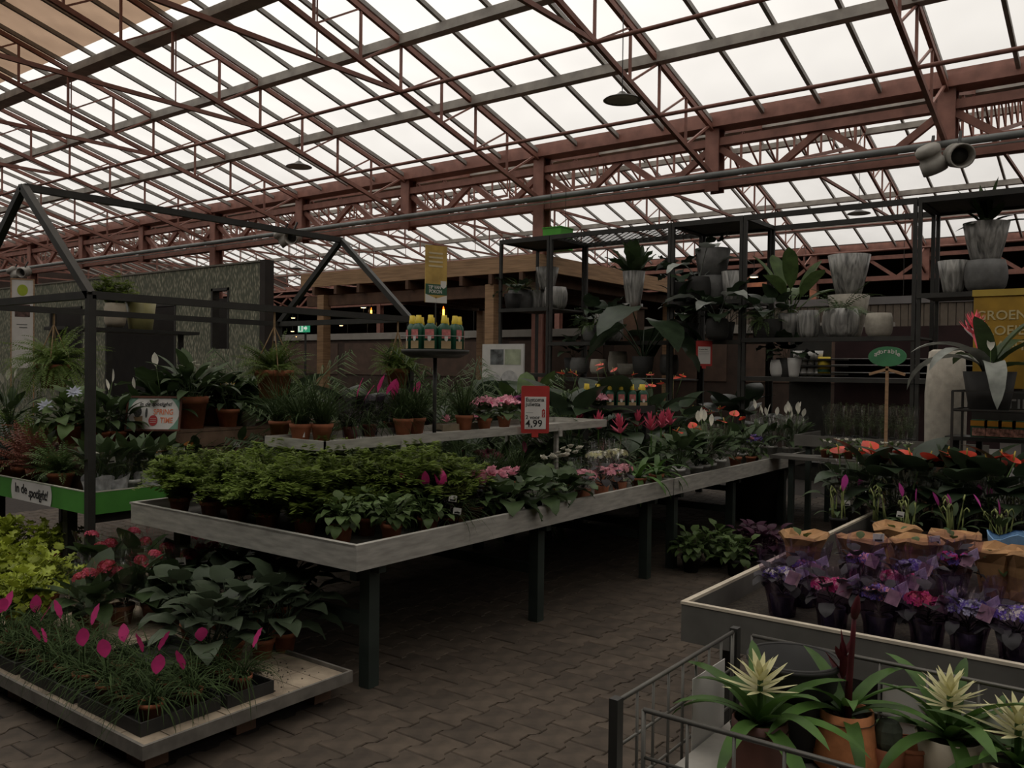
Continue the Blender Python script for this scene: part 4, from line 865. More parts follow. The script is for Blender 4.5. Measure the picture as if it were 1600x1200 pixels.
def bouquet(loc,label,fmats,key,name,group,r=.085,h=.25,nleaf=6,slv=None,heads=1,card=False,fl=.022):
    t=NEWP(name,label,loc,group); add_pot(t,.055,.095,PRINTED if card else None,'plain')
    leaves(t,S_blk() if card is not None else S_ivy(),nleaf+5,.09,(.9,1.25),zs=.05)
    hm=head_mesh(key,fmats,r,70 if heads==1 else 40,fl)
    for i in range(heads):
        a=2.1*i; rr=0 if heads==1 else r*.55; put('flower_head',hm,t,(rr*math.cos(a),rr*math.sin(a),h-.06),(0,0,a),.9 if heads==1 else .72)
    put('sleeve',sleeve_mesh(.055,.125,h+.06,slv or HAZE,seed=len(label)%3),t,(0,0,.005))
    if card: put('printed_wrap',lib('pwrap',lambda:MB().lathe([(.058,.005),(.064,.06),(.078,.12),(.092,.165)],16,wob=lambda i,j,q:(0,.012*(i==3)*math.sin(3*q))).mesh('printed_wrap',DSLEEVE,True)),t); put('card',lib('pcard2',lambda:MB().box(-.034,.034,-.001,.001,-.028,.028).mesh('card',mat('lilac_card',(.50,.42,.58),.7,.4,30))),t,(.085*math.cos(-t.rotation_euler.z-1.5),.085*math.sin(-t.rotation_euler.z-1.5),.21),(0,-.3,math.radians(-30)-t.rotation_euler.z)); put('card',lib('pcard',lambda:MB().box(-.03,.03,-.001,.001,-.03,.03).mesh('card',CARDP)),t,(.09*math.cos(-t.rotation_euler.z-2.3),.09*math.sin(-t.rotation_euler.z-2.3),.19),(0,.4,math.radians(-50)-t.rotation_euler.z))
    return t
def palm_set(): 
    def fn(mb,i):
        a=1.45-.16*i; bd=.9+.22*i; p=Vector((0,0,0)); k=26; L=.85-.05*i; pts=[p.copy()]
        for j in range(k):
            a-=bd/k; st=Vector((math.cos(a),0,math.sin(a)))*(L/k); p=p+st; pts.append(p.copy())
            if j>7:
                u=(j-7)/(k-7); ln=(.24+.05*math.sin(j*2.7+i))*math.sin(PI*min(1,u*.8+.2)); 
                for g in (-1,1):
                    d=(st.normalized()*(.95+.2*math.sin(j*3.1))+Vector((0,g*.7,-.15))).normalized()*ln; w=Vector((.0035,0,.0025)); mb.add([p-w,p+d*.5+w+Vector((0,0,.012)),p+d-Vector((0,0,ln*.38)),p+d*.5-w+Vector((0,0,.012))],[(0,1,2,3)])
        mb.tube(pts,.004,3,0,False)
    return leaf_set('palm',G_PALM,5,fn,'frond')
def palm(loc,label,n=9,s=1.0,pot=(.10,.18),potm=None):
    t=NEWP('areca_palm',label,loc,'feather palms'); add_pot(t,*pot,potm or BPOT); leaves(t,palm_set(),n,pot[1]*.8,(.8*s,1.1*s),'frond',order=True,spread=.05); return t
# ================================================================== plants: where each one stands
def P(px,py,z,zs=ZS): v=at(px,py,z); return (v.x,max(v.y,3.14),zs)
# ---------------- long bench, near end: asparagus ferns
k=0
for r,(y,xs_) in enumerate(((3.36,(3.62,3.92)),(3.62,(2.98,3.27,3.56,3.86)),(3.92,(2.98,3.28,3.58,3.88)),(4.22,(2.98,3.27,3.56)),(4.5,(2.98,3.27)),(4.76,(2.97,3.25)))):
    for c,x in enumerate(xs_):
        asparagus((x+R.uniform(-.03,.03),y+R.uniform(-.03,.03),ZS),'feathery asparagus fern on the bench corner, %s row back from the aisle, %s along'%(ORD[r],ORD[c]),R.uniform(1.15,1.5),k); k+=1
for i,(x,y) in enumerate(((2.98,3.33),(3.2,3.19),(3.46,3.17),(3.24,3.42))):
    broad((x,y,ZS),('small leafy green plant in terracotta at the bare metal corner','small leafy green plant second from the bench corner in the front row','small leafy green plant third from the bench corner in the front row','small leafy green plant tucked behind the front two at the corner')[i],'leafy_plant','leafy green plants at the bench corner',S_ivy(),60,(.06,.10),.085,(.85,1.25),spread=.03,zs=.07)
# dark quills in sleeves, front of the long bench
for i,(px,py) in enumerate(((645,778),(672,782),(712,785),(690,738),(735,738))):
    quill(P(px,py,.86),('pink quill plant in dark sleeve next to the feathery ferns','pink quill plant in dark sleeve, second from the ferns','pink quill plant in dark sleeve with two price stickers','pink quill plant in the second row behind the stickers','pink quill plant standing behind the double pink flowers')[i],2,True,None,i,(0,0,2,1,0)[i],1.05)
RP=rose_mesh('pink',F_PINK,.042); RW=rose_mesh('white',F_WHITE,.038)
for i,(px,py) in enumerate(((742,775),(772,772),(765,735),(800,765))):
    t=broad(P(px,py,.84),('double pink flowered plant beside the price stickers','double pink flowered plant just past the stickers','double pink flowered plant in the rear beside the quills','pink bud plant before the crinkled leaves')[i],'pink_eustoma','double pink pot flowers',S_ivy(),16,(.055,.09),.08,(1.0,1.4))
    flowers(t,[RP],7 if i<3 else 3,.265,.11,sc=(1.0,1.35)); put('sleeve',sleeve_mesh(.055,.10,.18,DSLEEVE,seed=1),t)
for i,(px,py) in enumerate(((815,770),(850,762),(885,752),(830,722),(868,716),(905,712))):
    broad(P(px,py,.86),'large crinkled leaf gloxinia on the long bench, %s counting from the pink double flowers'%ORD[i],'crinkled_plant','crinkled leaf plants',S_crk(),14,(.06,.10),.08,(.9,1.15),BPOT)
for i,(px,py) in enumerate(((868,722),(893,712))):
    t=broad(P(px,py,.95),('cream rose-like pot flower above the crinkled leaves','cream rose-like pot flower beside the pink sleeves')[i],'cream_eustoma','cream pot flowers',S_ivy(),14,(.055,.09),.08,(1.0,1.4)); flowers(t,[RW],7,.30,.10)
for i,(px,py) in enumerate(((917,752),(948,747),(978,742),(935,730),(962,726))):
    bouquet(P(px,py,.84),('light pink flower bunch in clear sleeve, nearest the crinkled leaves','light pink flower bunch in clear sleeve with white tag, middle of three','light pink flower bunch in clear sleeve, next to the guzmanias','cream flower bunch peeking behind the first pink sleeve','cream flower bunch peeking behind the middle pink sleeve')[i],[F_LPINK,F_PINK] if i<3 else [F_WHITE,F_CREAM],'lp' if i<3 else 'crm','sleeved_flower_bunch','sleeved flower bunches',.085,.24 if i<3 else .29,8,HAZE,3)
# guzmanias with pink spikes
for i,(px,py) in enumerate(((905,660),(935,666),(962,655),(970,672),(995,662),(1018,668),(1033,664),(1047,660))):
    guzmania(P(px,py,1.10),'guzmania with rosy pink flower spike on the bench, %s from the price board'%ORD[i],PINKSTAR,(.06,.10),None,'rim',16,1.45,.31,S_guzd,'pink guzmanias')
for i,(px,py) in enumerate(((1000,740),(1030,735))):
    guzmania(P(px,py,.82),('flowerless guzmania with broad green straps by the pink sleeves','flowerless guzmania in terracotta by the white pots')[i],None,(.06,.10),None,'rim',16,1.0,.3,S_guz,'green guzmanias')
def CL(p,xm=9.3):
    k=min(1,xm/p[0]); return (p[0]*k,max(p[1]*k,3.16),p[2])
# red anthuriums
for i,(px,py) in enumerate(((1010,640),(1052,628),(1085,632),(1118,630),(1150,655),(1030,648),(1130,690),(1095,690),(1062,690))):
    z=1.15 if i<6 else 1.0
    anthurium(CL(P(px,py,z)),'orange red anthurium on the far bench, %s from the bottle crate'%ORD[i] if i<6 else ('red anthurium in front of the far bench, third from the white pots','red anthurium in front of the far bench, second from the white pots','red anthurium just behind the first white pot')[i-6],11,4 if i<6 else 1,F_RED,'red',(.06,.10),WHITE if i>5 else None,False,1.0,None,.44,(.9,1.3),'orange red anthuriums')
for i,(px,py) in enumerate(((1060,741),(1092,733),(1125,726),(1160,716))):
    q=CL(P(px,py,.74)); broad(q,'dark leafy plant in white plastic pot at the far bench edge, %s from the guzmanias'%ORD[i],'white_potted_plant','dark plants in white pots',S_spa(),13,(.058,.10),.085,(.9,1.15),WHITE)
for i,(px,py) in enumerate(((960,628),(1010,615))):
    pass
for i,(px,py) in enumerate(((880,690),(905,700),(975,640),(1000,625))):
    pass
PX_=[(960,632),(945,640),(1000,668)]
for i,(px,py) in enumerate(((948,648),(985,645))):
    spath(P(px,py,1.12),('cream peace lily below the bottle crate','cream peace lily between bottle crate and anthuriums')[i],False,10,3)
# wrapped white peace lilies at the far end
for i,(px,py) in enumerate(((1185,650),(1207,645),(1232,650),(1255,640),(1195,690),(1222,690),(1265,655))):
    spath(CL(P(px,py,1.02)),'white peace lily wrapped in cellophane at the far bench end, %s from the anthuriums'%ORD[i],True,11,3)
t=broad(CL(P(1240,700,.88)),'violet flowered plant in a lilac sleeve at the far bench end','violet_plant','violet pot flowers',S_ivy(),14,(.05,.09),.08,(1,1.4)); flowers(t,[head_mesh('vio',[F_PURP,PURPLF],.06,50,.02)],3,.24,.05,'flower_head'); put('sleeve',sleeve_mesh(.05,.11,.3,SLEEVE,seed=0),t)
t=broad(CL(P(1222,705,.85)),'single rose-pink anthurium beside the violet sleeve','rose_plant','rose plants',S_spa(),9,(.05,.09),.08,(.9,1.1)); flowers(t,[RP],1,.26,.02)
# big leaved plants standing in the middle of the far bench
for i,(x,y,n,sc) in enumerate(((6.75,4.4,9,.95),(7.25,4.35,9,1.05),(8.1,4.4,8,.95),(8.7,4.3,7,.9),(7.7,4.1,6,.8))):
    anthurium((x,y,ZS),'big dark heart-leaved anthurium on the far bench, %s beyond the bottle crate'%ORD[i],n+3,3,F_RED,'red',(.09,.15),BPOT,False,1.35*sc,S_antb,.66,(.9,1.2),'big anthuriums')
# ---------------- raised tray
ZU=1.13
for i,(px,py) in enumerate(((437,655),(470,660),(503,660))):
    v=at(px,py+18,ZU+.05); grassy((v.x,max(v.y,3.9),ZU),'grassy plant in terracotta on the raised tray, %s from its open end'%ORD[i],1.0,i,i==1)
for i,(px,py) in enumerate(((548,672),(578,668),(610,664),(640,660))):
    v=at(px,py,ZU+.06); quill((v.x,max(v.y,3.9),ZU),'sleeved pink quill plant on the raised tray, %s after the grassy plants'%ORD[i],2,True,None,i,0,1.35)
for i,(px,py) in enumerate(((525,640),(560,640),(600,635))):
    v=at(px,py,ZU+.15); grassy((v.x,min(v.y,4.25),ZU),'grassy plant in the rear of the raised tray, %s behind the quills'%ORD[i],1.0,i+1)
v=at(665,655,ZU+.07); t=broad((v.x,v.y,ZU),'dark plant in a black pot before the bottle stand pole','black_potted_plant','dark plants',S_guzd(),9,(.07,.13),.11,(.7,.9),BPOT)
v0=at(692,668,ZU+.03); v1=at(750,662,ZU+.03)
tb=thing('wooden_tray','shallow wooden tray with three pink star bromeliads on the raised tray','tray',(v0.x,max(3.86,v0.y),ZU)); tl=(v1-v0).length
for a in ((0,tl,0,.012,0,.05),(0,tl,.13,.142,0,.05),(0,.012,.012,.13,0,.05),(tl-.012,tl,.012,.13,0,.05),(0,tl,.012,.13,0,.01)): boxpart('board',tb,mat('grey_weathered_wood',(.22,.18,.12),.8,.25,9),*a)
PS=star_mesh('pinkstar',F_PINK,((5,.075,.03,.35,-.2,0),(4,.07,.026,.9,0,.01),(3,.06,.02,1.3,0,.015)))
for i,u in enumerate((.22,.62,.86)):
    t=thing('star_bromeliad',('pink star bromeliad alone in the wooden tray','pink star bromeliad in the middle of the wooden tray','pink star bromeliad at the far end of the wooden tray')[i],'plant',(v0.x+tl*u,max(3.86,v0.y)+.07,ZU+.012),R.uniform(0,6),'star bromeliads in the tray')
    put('flower',PS,t,(0,0,.05),sc=.85); leaves(t,S_guzd(),5,.0,(.25,.32))
for i,(px,py) in enumerate(((757,645),(785,642),(812,640),(868,632))):
    v=at(px,py,ZU+.13); t=broad((v.x,min(max(v.y,3.88),4.25),ZU),('pink trumpet gloxinia on the raised tray, next to the wooden tray','pink trumpet gloxinia on the raised tray with purple neighbour','purple flowered gloxinia hidden against the price board','pink trumpet gloxinia peeping out past the price board')[i],'gloxinia','gloxinias on the raised tray',S_crk(),13,(.06,.09),.08,(.6,.8))
    if i==2: flowers(t,[head_mesh('dpurp',[PURPLF,F_MAG],.06,40,.02)],4,.22,.07,'flower_head')
    else:
        for j in range(9): a=2.4*j; rr=.03+.07*math.sqrt(j/9); put('flower',trumpet_mesh(),t,(rr*math.cos(a),rr*math.sin(a),.235-.3*rr),(R.uniform(.3,.9),0,a+R.uniform(-.5,.5)+PI/2),R.uniform(.9,1.15))
for i,px in enumerate((905,)):
    v=at(px,655,ZU+.1)
# plants under the raised tray
for i,x in enumerate((4.35,4.62,4.9,5.2,5.5,5.8)):
    if i%2: broad((x,4.0,ZS),'shaded leafy plant under the raised tray, %s along'%ORD[i],'shaded_plant','plants in the shade of the tray',S_spa(),12,(.06,.1),.08,(.7,.9))
    else: quill((x,3.98,ZS),'shaded pink quill under the raised tray, %s along'%ORD[i],1,False,None,i,0,1.1)
for i,(x,y) in enumerate(((4.3,3.62),(4.62,3.66),(4.95,3.68))):
    grassy((x,y,ZS),'dark grassy plant behind the sleeved quills under the tray edge, %s along'%ORD[i],.95,i)
# palms and big plants behind the benches
for i,(x,y,s,lab) in enumerate(((5.2,5.35,1.15,'feather palm spreading behind the grassy plants, before the pergola post'),(6.2,5.25,1.2,'feather palm arching behind the bottle stand'),(6.75,5.35,1.15,'feather palm right of the bottle stand, before the white board'),(4.6,5.2,.9,'small feather palm behind the raised tray, beside the house frame'))):
    palm((x,y,0),lab,18,s*1.5,(.2,.45))
    # stand it on a low block
for i,(x,y,lab) in enumerate(((7.6,5.55,'banana plant with broad upright leaves before the narrow rack'),(8.0,5.2,'second banana plant, lower, beside the narrow rack'))):
    t=NEWP('banana_plant',lab,(x,y,0),'broad leaved banana plants'); add_pot(t,.18,.34,BPOT)
    put('stem',MB().tube([(0,0,.3),(0,0,.85)],[.03,.022],8).mesh('stem',G_MID,True),t); leaves(t,S_ban(),9,.75-.1*i,(1.0,1.3),order=True)
for i,(x,y,h,kind,lab) in enumerate(((4.9,5.75,.55,0,'bushy floor fern just past the house frame post'),(5.75,5.6,.6,1,'dark leafy floor plant behind the wooden tray'),(6.5,5.75,.6,0,'bushy floor fern behind the pink gloxinias'),(7.05,5.7,.7,1,'dark leafy floor plant in front of the white board'),(8.5,5.6,.7,1,'dark leafy floor plant before the mesh topped rack'),(8.9,5.2,.6,0,'bushy floor fern before the plate topped rack'),(6.0,6.4,.8,1,'tall leafy floor plant below the pergola beam'),(7.0,7.0,.8,0,'tall bushy fern near the pergola post'),(8.2,6.6,.9,1,'tall leafy floor plant below the narrow rack'),(5.6,7.9,.9,0,'bushy fern far behind the hanging pots'),(6.6,8.6,.9,1,'leafy plant far behind the bottle tray'))):
    t=NEWP('floor_foliage_plant',lab,(x,y,0),'large floor plants'); add_pot(t,.2,h,BPOT,'plain')
    if kind: leaves(t,S_antb(),20,h*.85,(1.2,1.7),order=True,spread=.08)
    else: put('foliage',fern_mesh(130+i%2,.75,60,G_PALM,.10,34,(.5,1.5),(.6,1.9)),t,(0,0,h*.9),kind='stuff')
for i,(x,y,s,lab) in enumerate(((5.6,5.3,1.9,'tall feather palm between post and hanging pot'),(7.2,5.5,2.0,'tall feather palm just before the narrow rack'),(6.5,6.3,2.2,'tall feather palm below the pergola fascia'),(5.3,6.6,2.1,'tall feather palm at the far end of the house frame'),(7.6,6.4,2.2,'tall feather palm behind the banana plant'),(5.9,7.6,2.4,'tall feather palm deep behind the hanging pots'))):
    palm((x,y,0),lab,16,s*.78,(.2,.5))
for i,(px,X,m,lab) in enumerate(((470,7.6,G_MID,'far bush left of the wooden pergola post'),(520,7.9,G_FERN,'far bush at the foot of the pergola post'),(560,8.2,G_MID,'far bush below the low warm spot'),(600,8.0,G_DARK,'far dark bush behind the hanging pot'),(700,8.6,G_MID,'far bush behind the bottle pole'),(750,8.8,G_DARK,'far dark bush left of the white board'),(440,8.3,G_DARK,'far dark bush past the booth end'),(650,8.9,G_FERN,'far light bush under the bottle tray'))):
    v=atx(px,600,X); t=NEWP('far_bush',lab,(v.x,v.y,0),'bushes before the pergola'); add_pot(t,.22,.75,DWOOD,'plain'); put('foliage',fern_mesh(140+i%3,.8,100,m,.08,24,(.4,1.55),(.4,1.8)),t,(0,0,.7),kind='stuff')
# ---------------- spotlight table
Z2=ZS+.0
def potted(px,py,zb,r,h,lab,name,ms,n,rx,potm=None,fl=None,grp='plants on the spotlight table',zc=None,style='rim'):
    v=at(px,py,zb+h/2); t=broad((v.x,v.y,zb),lab,name,grp,ms,n,(r,h),h*.85,rx,potm,style); return t
# front row: white pots in printed sleeves
for i,(px,py,lab) in enumerate(((153,752,'white sleeved pot with dark foliage right beside the black post'),(178,750,'white sleeved foliage pot second from the black post'),(205,755,'plain white pot with upright green stems at the green edge'),(250,742,'white sleeved foliage pot touching the asparagus ferns'),(228,748,'clear sleeved foliage pot between two white ones'))):
    v=aty(px,py,5.68); t=broad((v.x,5.68,ZS),lab,'small_anthurium','small anthuriums at the green edge',S_spu(),15,(.075,.12),.10,(.9,1.1),WHITE)
    put('sleeve',sleeve_mesh(.078,.14,.34,SLEEVE,seed=i%3),t)
    if i!=2: put('printed_wrap',lib('wrapw',lambda:MB().lathe([(.080,.0),(.09,.09),(.105,.155)],16,wob=lambda a,j,q:(0,.02*(a==2)*math.sin(2*q))).mesh('printed_wrap',mat('grey_white_print',(.52,.52,.53),.4,.35,22),True)),t)
    flowers(t,[SP_(F_ORNG if i%2 else F_WHITE,'o' if i%2 else 'w')],2,.30,.06,'spathe')
    if i in (1,3,4): sticker(t,(.11*math.cos(-t.rotation_euler.z-2.2),.11*math.sin(-t.rotation_euler.z-2.2),.27),sc=1.2)
for i,(px,py) in enumerate(((285,708),(310,705),(340,700),(370,700))):
    v=at(px,py,ZS+.22); t=broad((v.x,v.y,ZS),'sleeved orange anthurium behind the asparagus ferns, %s from the framed sign'%ORD[i],'small_anthurium','small anthuriums behind the ferns',S_spa(),12,(.06,.1),.085,(.8,1.0),WHITE)
    flowers(t,[SP_(F_ORNG,'o')],2,.30,.06,'spathe'); put('sleeve',sleeve_mesh(.064,.125,.30,SLEEVE,seed=i%3),t); sticker(t,(.11*math.cos(-t.rotation_euler.z-2.2),.11*math.sin(-t.rotation_euler.z-2.2),.26),sc=1.2)
ZRi=ZS+.2
# terracotta pots on the crate risers
def Q(px,Y,z=None): v=aty(px,640,Y); return (v.x,Y,(ZRI if v.x>3.75 else ZS+.30) if z is None else z)
t=NEWP('tall_terracotta_plant','white flowered plant in the tall terracotta pot beside the framed sign',Q(300,6.26),'terracotta pots round the framed sign'); add_pot(t,.125,.26); leaves(t,S_spa(),34,.22,(1.0,1.35),order=True,spread=.05)
flowers(t,[RW],5,.50,.13,sc=(.9,1.3))
t=NEWP('small_terracotta_plant','small white flowered plant in the flared terracotta pot past the tall one',Q(356,6.24),'terracotta pots round the framed sign'); add_pot(t,.095,.15); leaves(t,S_spa(),20,.13,(.7,.95)); flowers(t,[SP_(F_WHITE,'w')],4,.36,.09,'spathe')
t=NEWP('white_pot_plant','leafy plant in a plain white pot at the end of the terracotta group',Q(389,6.22),'white pots'); add_pot(t,.075,.13,WHITE); leaves(t,S_crk(),18,.11,(.7,.95))
t=NEWP('passion_flower','passion flower with white star bloom in broad terracotta pot beside the post',Q(112,6.55),'terracotta pots by the post'); add_pot(t,.12,.17); leaves(t,S_ivy(),70,.16,(1.6,2.6),tilt=.5,spread=.07)
PF_=star_mesh('passion',F_BLUE,((10,.07,.022,.15,.1,0),(10,.045,.016,.5,.1,.004)))
for a,b,c in ((-.04,-.12,.40),(.12,-.16,-.02),(-.2,-.02,.30)):
    d=Vector((a,b,0)); d.rotate(Matrix.Rotation(-t.rotation_euler.z,3,'Z')); put('flower',PF_,t,(d.x,d.y,c),(.6,-.5,-t.rotation_euler.z),.9)
v=at(95,745,.74); t=NEWP('tipped_pot_plant','scalloped leaf geranium spilling over a tipped terracotta pot',(3.04,3.04/v.x*v.y,ZS),'terracotta pots by the post')
put('pot',pot_mesh(.10,.17,TERRA),t,(0,.0,.06),(.0,.5,-t.rotation_euler.z+2.0)); leaves(t,S_ivy(),40,.12,(1.2,1.9),spread=.08)
for i,(px,Y,lab,n,s) in enumerate(((330,6.55,'large leaved green plant under the eave beam, behind the white flowers',22,1.65),(385,6.5,'large leaved green plant under the eave beam, nearest the hanging pot',22,1.6),(205,6.6,'variegated pale leaved plant behind the framed sign',14,1.1),(365,6.4,'dense dark leafy plant below the large green leaves',18,1.0),(260,6.65,'tall leafy plant in the middle of the crate risers',22,1.6),(420,6.6,'broad leafy plant below the hanging twine pot',16,1.1),(455,6.35,'broad leafy plant at the end of the crate risers',16,1.1))):
    t=NEWP('large_leaf_plant',lab,Q(px,Y),'large leaved plants in the house frame'); add_pot(t,.10,.16); leaves(t,S_crk(),n,.14,(.95*s,1.25*s),order=True,spread=.03)
    if i==2: put('foliage',grass_mesh(60,.04,.34,40,.012,G_GREY),t,(0,0,.14),kind='stuff')
for i,(px,Y) in enumerate(((255,6.35),(285,6.5),(225,6.5),(185,6.35),(160,6.4))):
    spath(Q(px,Y),('white lily plant at the heart of the spotlight table','second white lily plant, right above the tall terracotta','white lily bud plant behind the framed sign','leafy lily beside the framed sign','leafy lily between post and framed sign')[i],False,22,1 if i!=1 else 2,TERRA)
for i,(px,Y,m) in enumerate(((165,6.0,G_MID),(195,6.02,G_DARK),(230,6.0,G_MID),(265,6.02,G_DARK),(300,5.98,G_MID),(420,5.75,G_MID),(470,5.8,G_DARK),(450,5.65,G_MID),(520,5.8,G_MID),(60,7.3,G_DARK))):
    t=NEWP('bushy_plant',('bushy plant at the foot of the crates beside the post','bushy dark plant at the foot of the crates, second from the post','bushy plant below the framed sign','bushy dark plant under the tall terracotta pot','bushy plant half hidden by the asparagus ferns','bushy plant behind the upper tray end','bushy dark plant behind the grassy pots','low bushy plant under the hanging twine pot','bushy plant beside the far frame post','bushy dark plant behind the tipped pot')[i],Q(px,Y,ZS),'bushy plants'); add_pot(t,.08,.12); put('foliage',fern_mesh(80+i%3,.30,44,m,.045,12,(.4,1.5),(.6,1.8)),t,(0,0,.11),kind='stuff')
def QX(px,X,z=None): v=atx(px,640,X); return (X,v.y,ZS if z is None else z)
for i,(px,X,m,s) in enumerate(((28,3.35,G_FERN,1.5),(5,3.3,G_MID,1.5),(55,3.2,G_FERN,1.3),(14,3.05,G_GREY,1.1),(62,2.93,None,1.0),(95,2.94,G_MID,.9),(120,3.35,G_FERN,1.3),(38,2.94,None,1.1),(-10,3.05,G_MID,1.2),(75,3.45,G_MID,1.5))):
    t=NEWP('bushy_plant',('bushy green plant below the tall banner','bushy green plant at the picture edge below white blooms','bushy fern plant under the hanging fern','grey leaved bush at the picture edge over the banner board','reddish heather bush beside the passion flower','bushy plant behind the passion flower','light bushy fern right behind the black post','reddish heather bush behind the lettered board','mid green bush cut by the picture edge','tall bush in the rear between banner and hanging fern')[i],QX(px,X),'bushy plants at the table end'); add_pot(t,.09,.14); put('foliage',fern_mesh(90+i%3,.34,60,m or LEAFC('heather_red',(.16,.06,.04)),.04,14,(.5,1.55),(.3,1.5)),t,(0,0,.13),sc=s,kind='stuff')
spath(QX(15,3.2,ZS+.3),'white bloom plant at the picture edge beside the hanging fern',False,18,5,TERRA)
_b=QX(15,3.2); bx_=thing('wooden_box','small wooden box under the white bloom plant at the picture edge','box',_b); boxpart('body',bx_,CRATE,-.11,.11,-.11,.11,0,.285); boxpart('lid',bx_,CRATE,-.12,.12,-.12,.12,.285,.30)
# hanging fern pots
def hanging(px,py_pot,py_top,X,Y,lab,r,h,fl,k):
    v=aty(px,py_pot,Y) if Y else atx(px,py_pot,X); t=NEWP('hanging_fern_pot',lab,(v.x,v.y,v.z-h/2),'hanging fern pots'); add_pot(t,r,h)
    put('foliage',fern_mesh(100+k,fl,170 if k==0 else 120,G_FERN,.042,20,(.0,1.5) if k==0 else (.35,1.5),(.8,2.3) if k==0 else (.4,1.7)),t,(0,0,h*.9),kind='stuff')
    top=2.05-(v.z-h/2); knot=h+.34
    tw=put('hanger_rope',MB().tube([(0,0,knot),(0,0,top)],.009,5).mesh('hanger_rope',TWINE),t)
    for j in range(4):
        a=PI/2*j+.4; put('rope',lib(('rope',j,r,h),lambda:MB().tube([(0,0,knot),(r*1.06*math.cos(a),r*1.06*math.sin(a),h),(r*.8*math.cos(a+.4),r*.8*math.sin(a+.4),h*.3),(0,0,-.01)],.005,4).mesh('rope',TWINE)),tw)
    return t
hanging(84,588,483,None,7.46,'hanging terracotta pot with drooping fern on the far eave beam',.13,.20,.50,0)
hanging(428,600,487,None,5.54,'hanging terracotta pot with leafy fern in twine on the near eave beam',.15,.22,.36,1)
hanging(621,591,500,None,5.54,'hanging terracotta pot behind the round bottle tray',.11,.18,.34,2)
v=aty(207,475,7.46); t=NEWP('shelf_fern','tall light fern in a cream pot behind the eave beam',(v.x,v.y+.3,1.95),'pots above the eave'); add_pot(t,.10,.22,CRMPOT,'belly'); put('foliage',feather_mesh(1,.21,.27),t,(0,0,.2),sc=1.2,kind='stuff')
v=aty(247,478,7.46); t=NEWP('olive_pot','olive glazed cylinder pot standing behind the eave beam',(v.x,v.y+.3,1.93),'pots above the eave'); add_pot(t,.14,.28,mat('olive_glaze',(.26,.24,.10),.4,.12,8),'plain')
sb=thing('back_shelf','black plank shelf carrying two pots behind the house frame','shelf',(v.x-.8,v.y+.1,0)); boxpart('board',sb,BLACK,0,1.3,0,.4,1.90,1.93)
for x in (.05,1.2): boxpart('leg',sb,BLACK,x,x+.04,.18,.22,0,1.90)
# ---------------- low deck
trm=MB()
def tray(x0,x1,y0,y1,lab):
    t=thing('nursery_tray',lab,'tray',(x0,y0,ZD-.017),0,'black nursery trays'); W=x1-x0; D=y1-y0
    boxpart('base',t,BPOT,.01,W-.01,.01,D-.01,0,.008)
    for a in ((0,W,0,.008,0,.055),(0,W,D-.008,D,0,.055),(0,.008,.008,D-.008,0,.055),(W-.008,W,.008,D-.008,0,.055)): boxpart('side_board',t,BPOT,*a)
trs=[(1.80,2.16,3.16,3.66),(2.18,2.42,3.14,3.60),(1.80,2.16,3.70,4.20),(1.80,2.16,4.25,4.75),(2.18,2.50,3.66,4.10)]
for i,a in enumerate(trs): tray(*a,('black nursery tray at the sharp corner of the low deck','small black tray beside the bare planks','black nursery tray second along the deck edge','black nursery tray third along the deck edge','black nursery tray under the heart leaved pots')[i])
qb=lambda:leaf_set('quillbig',[F_HOT,G_GRASS],3,lambda mb,i:add_leaf(mb,.07+.03*i,.09,.050,1.45-.10*i,.12,'oval',.12,8,pb=.1,petr=.004,mip=1,wave=.03),'pink_bract')
cnt=0
for (x0,x1,y0,y1) in trs[:4]:
    nx=2 if x1-x0>.3 else 1; ny=3
    for i in range(nx):
        for j in range(ny):
            x=x0+(x1-x0)*(i+.5)/nx; y=y0+(y1-y0)*(j+.5)/ny
            quill((x,y,ZD-.005),'magenta quill plant on the low deck, %s counting from its sharp corner'%ORD[cnt],(1,0,1,1,0,2)[cnt%6],False,None,cnt,0,1.05,None,qb()); cnt+=1
bi=0
for i,(px,py) in enumerate(((330,1030),(362,1012),(410,1008),(445,998),(300,985),(345,965),(395,960),(440,955))):
    v=at(px,py,.20); t=broad((v.x,v.y,ZD-.017),'dark heart-leaved pot plant on the low deck, %s, counting back from the bare planks'%ORD[i],'heart_leaved_plant','heart leaved plants on the deck',S_beg(),22,(.062,.10),.085,(.9,1.3),zs=.05)
    put('stick',lib('stick',lambda:MB().tube([(0,0,.08),(.01,0,.17)],.0025,4).mesh('stick',STICK)),t,(.03,.02,0))
for i,(px,py) in enumerate(((140,940),(190,930),(240,925),(285,905),(160,885),(215,880),(320,890))):
    v=at(px,py,.30); y=min(v.y,5.25); t=NEWP('medinilla','broad leaved plant with crimson flower clusters in cellophane, %s in from the chartreuse plant'%ORD[i],(v.x,v.y,ZD-.017) ,'crimson flowered plants'); add_pot(t,.07,.11); leaves(t,S_med(),15,.10,(1.0,1.4),order=True,spread=.03,zs=.05)
    hm=head_mesh('berry',[F_BERRY,F_ROSE],.045,45,.016)
    for j in range(2 if i%2 else 3):
        a=2.1*j+i; rr=.05+.05*(j%2); put('flower_head',hm,t,(rr*math.cos(a),rr*math.sin(a),.30+.05*(j%2)),(.4,.2,a),R.uniform(.8,1.1))
    put('sleeve',sleeve_mesh(.072,.17,.40,HAZE,seed=i%3),t)
    if i in (3,): sticker(t,(.13*math.cos(-t.rotation_euler.z-2.2),.13*math.sin(-t.rotation_euler.z-2.2),.30),sc=1.3)
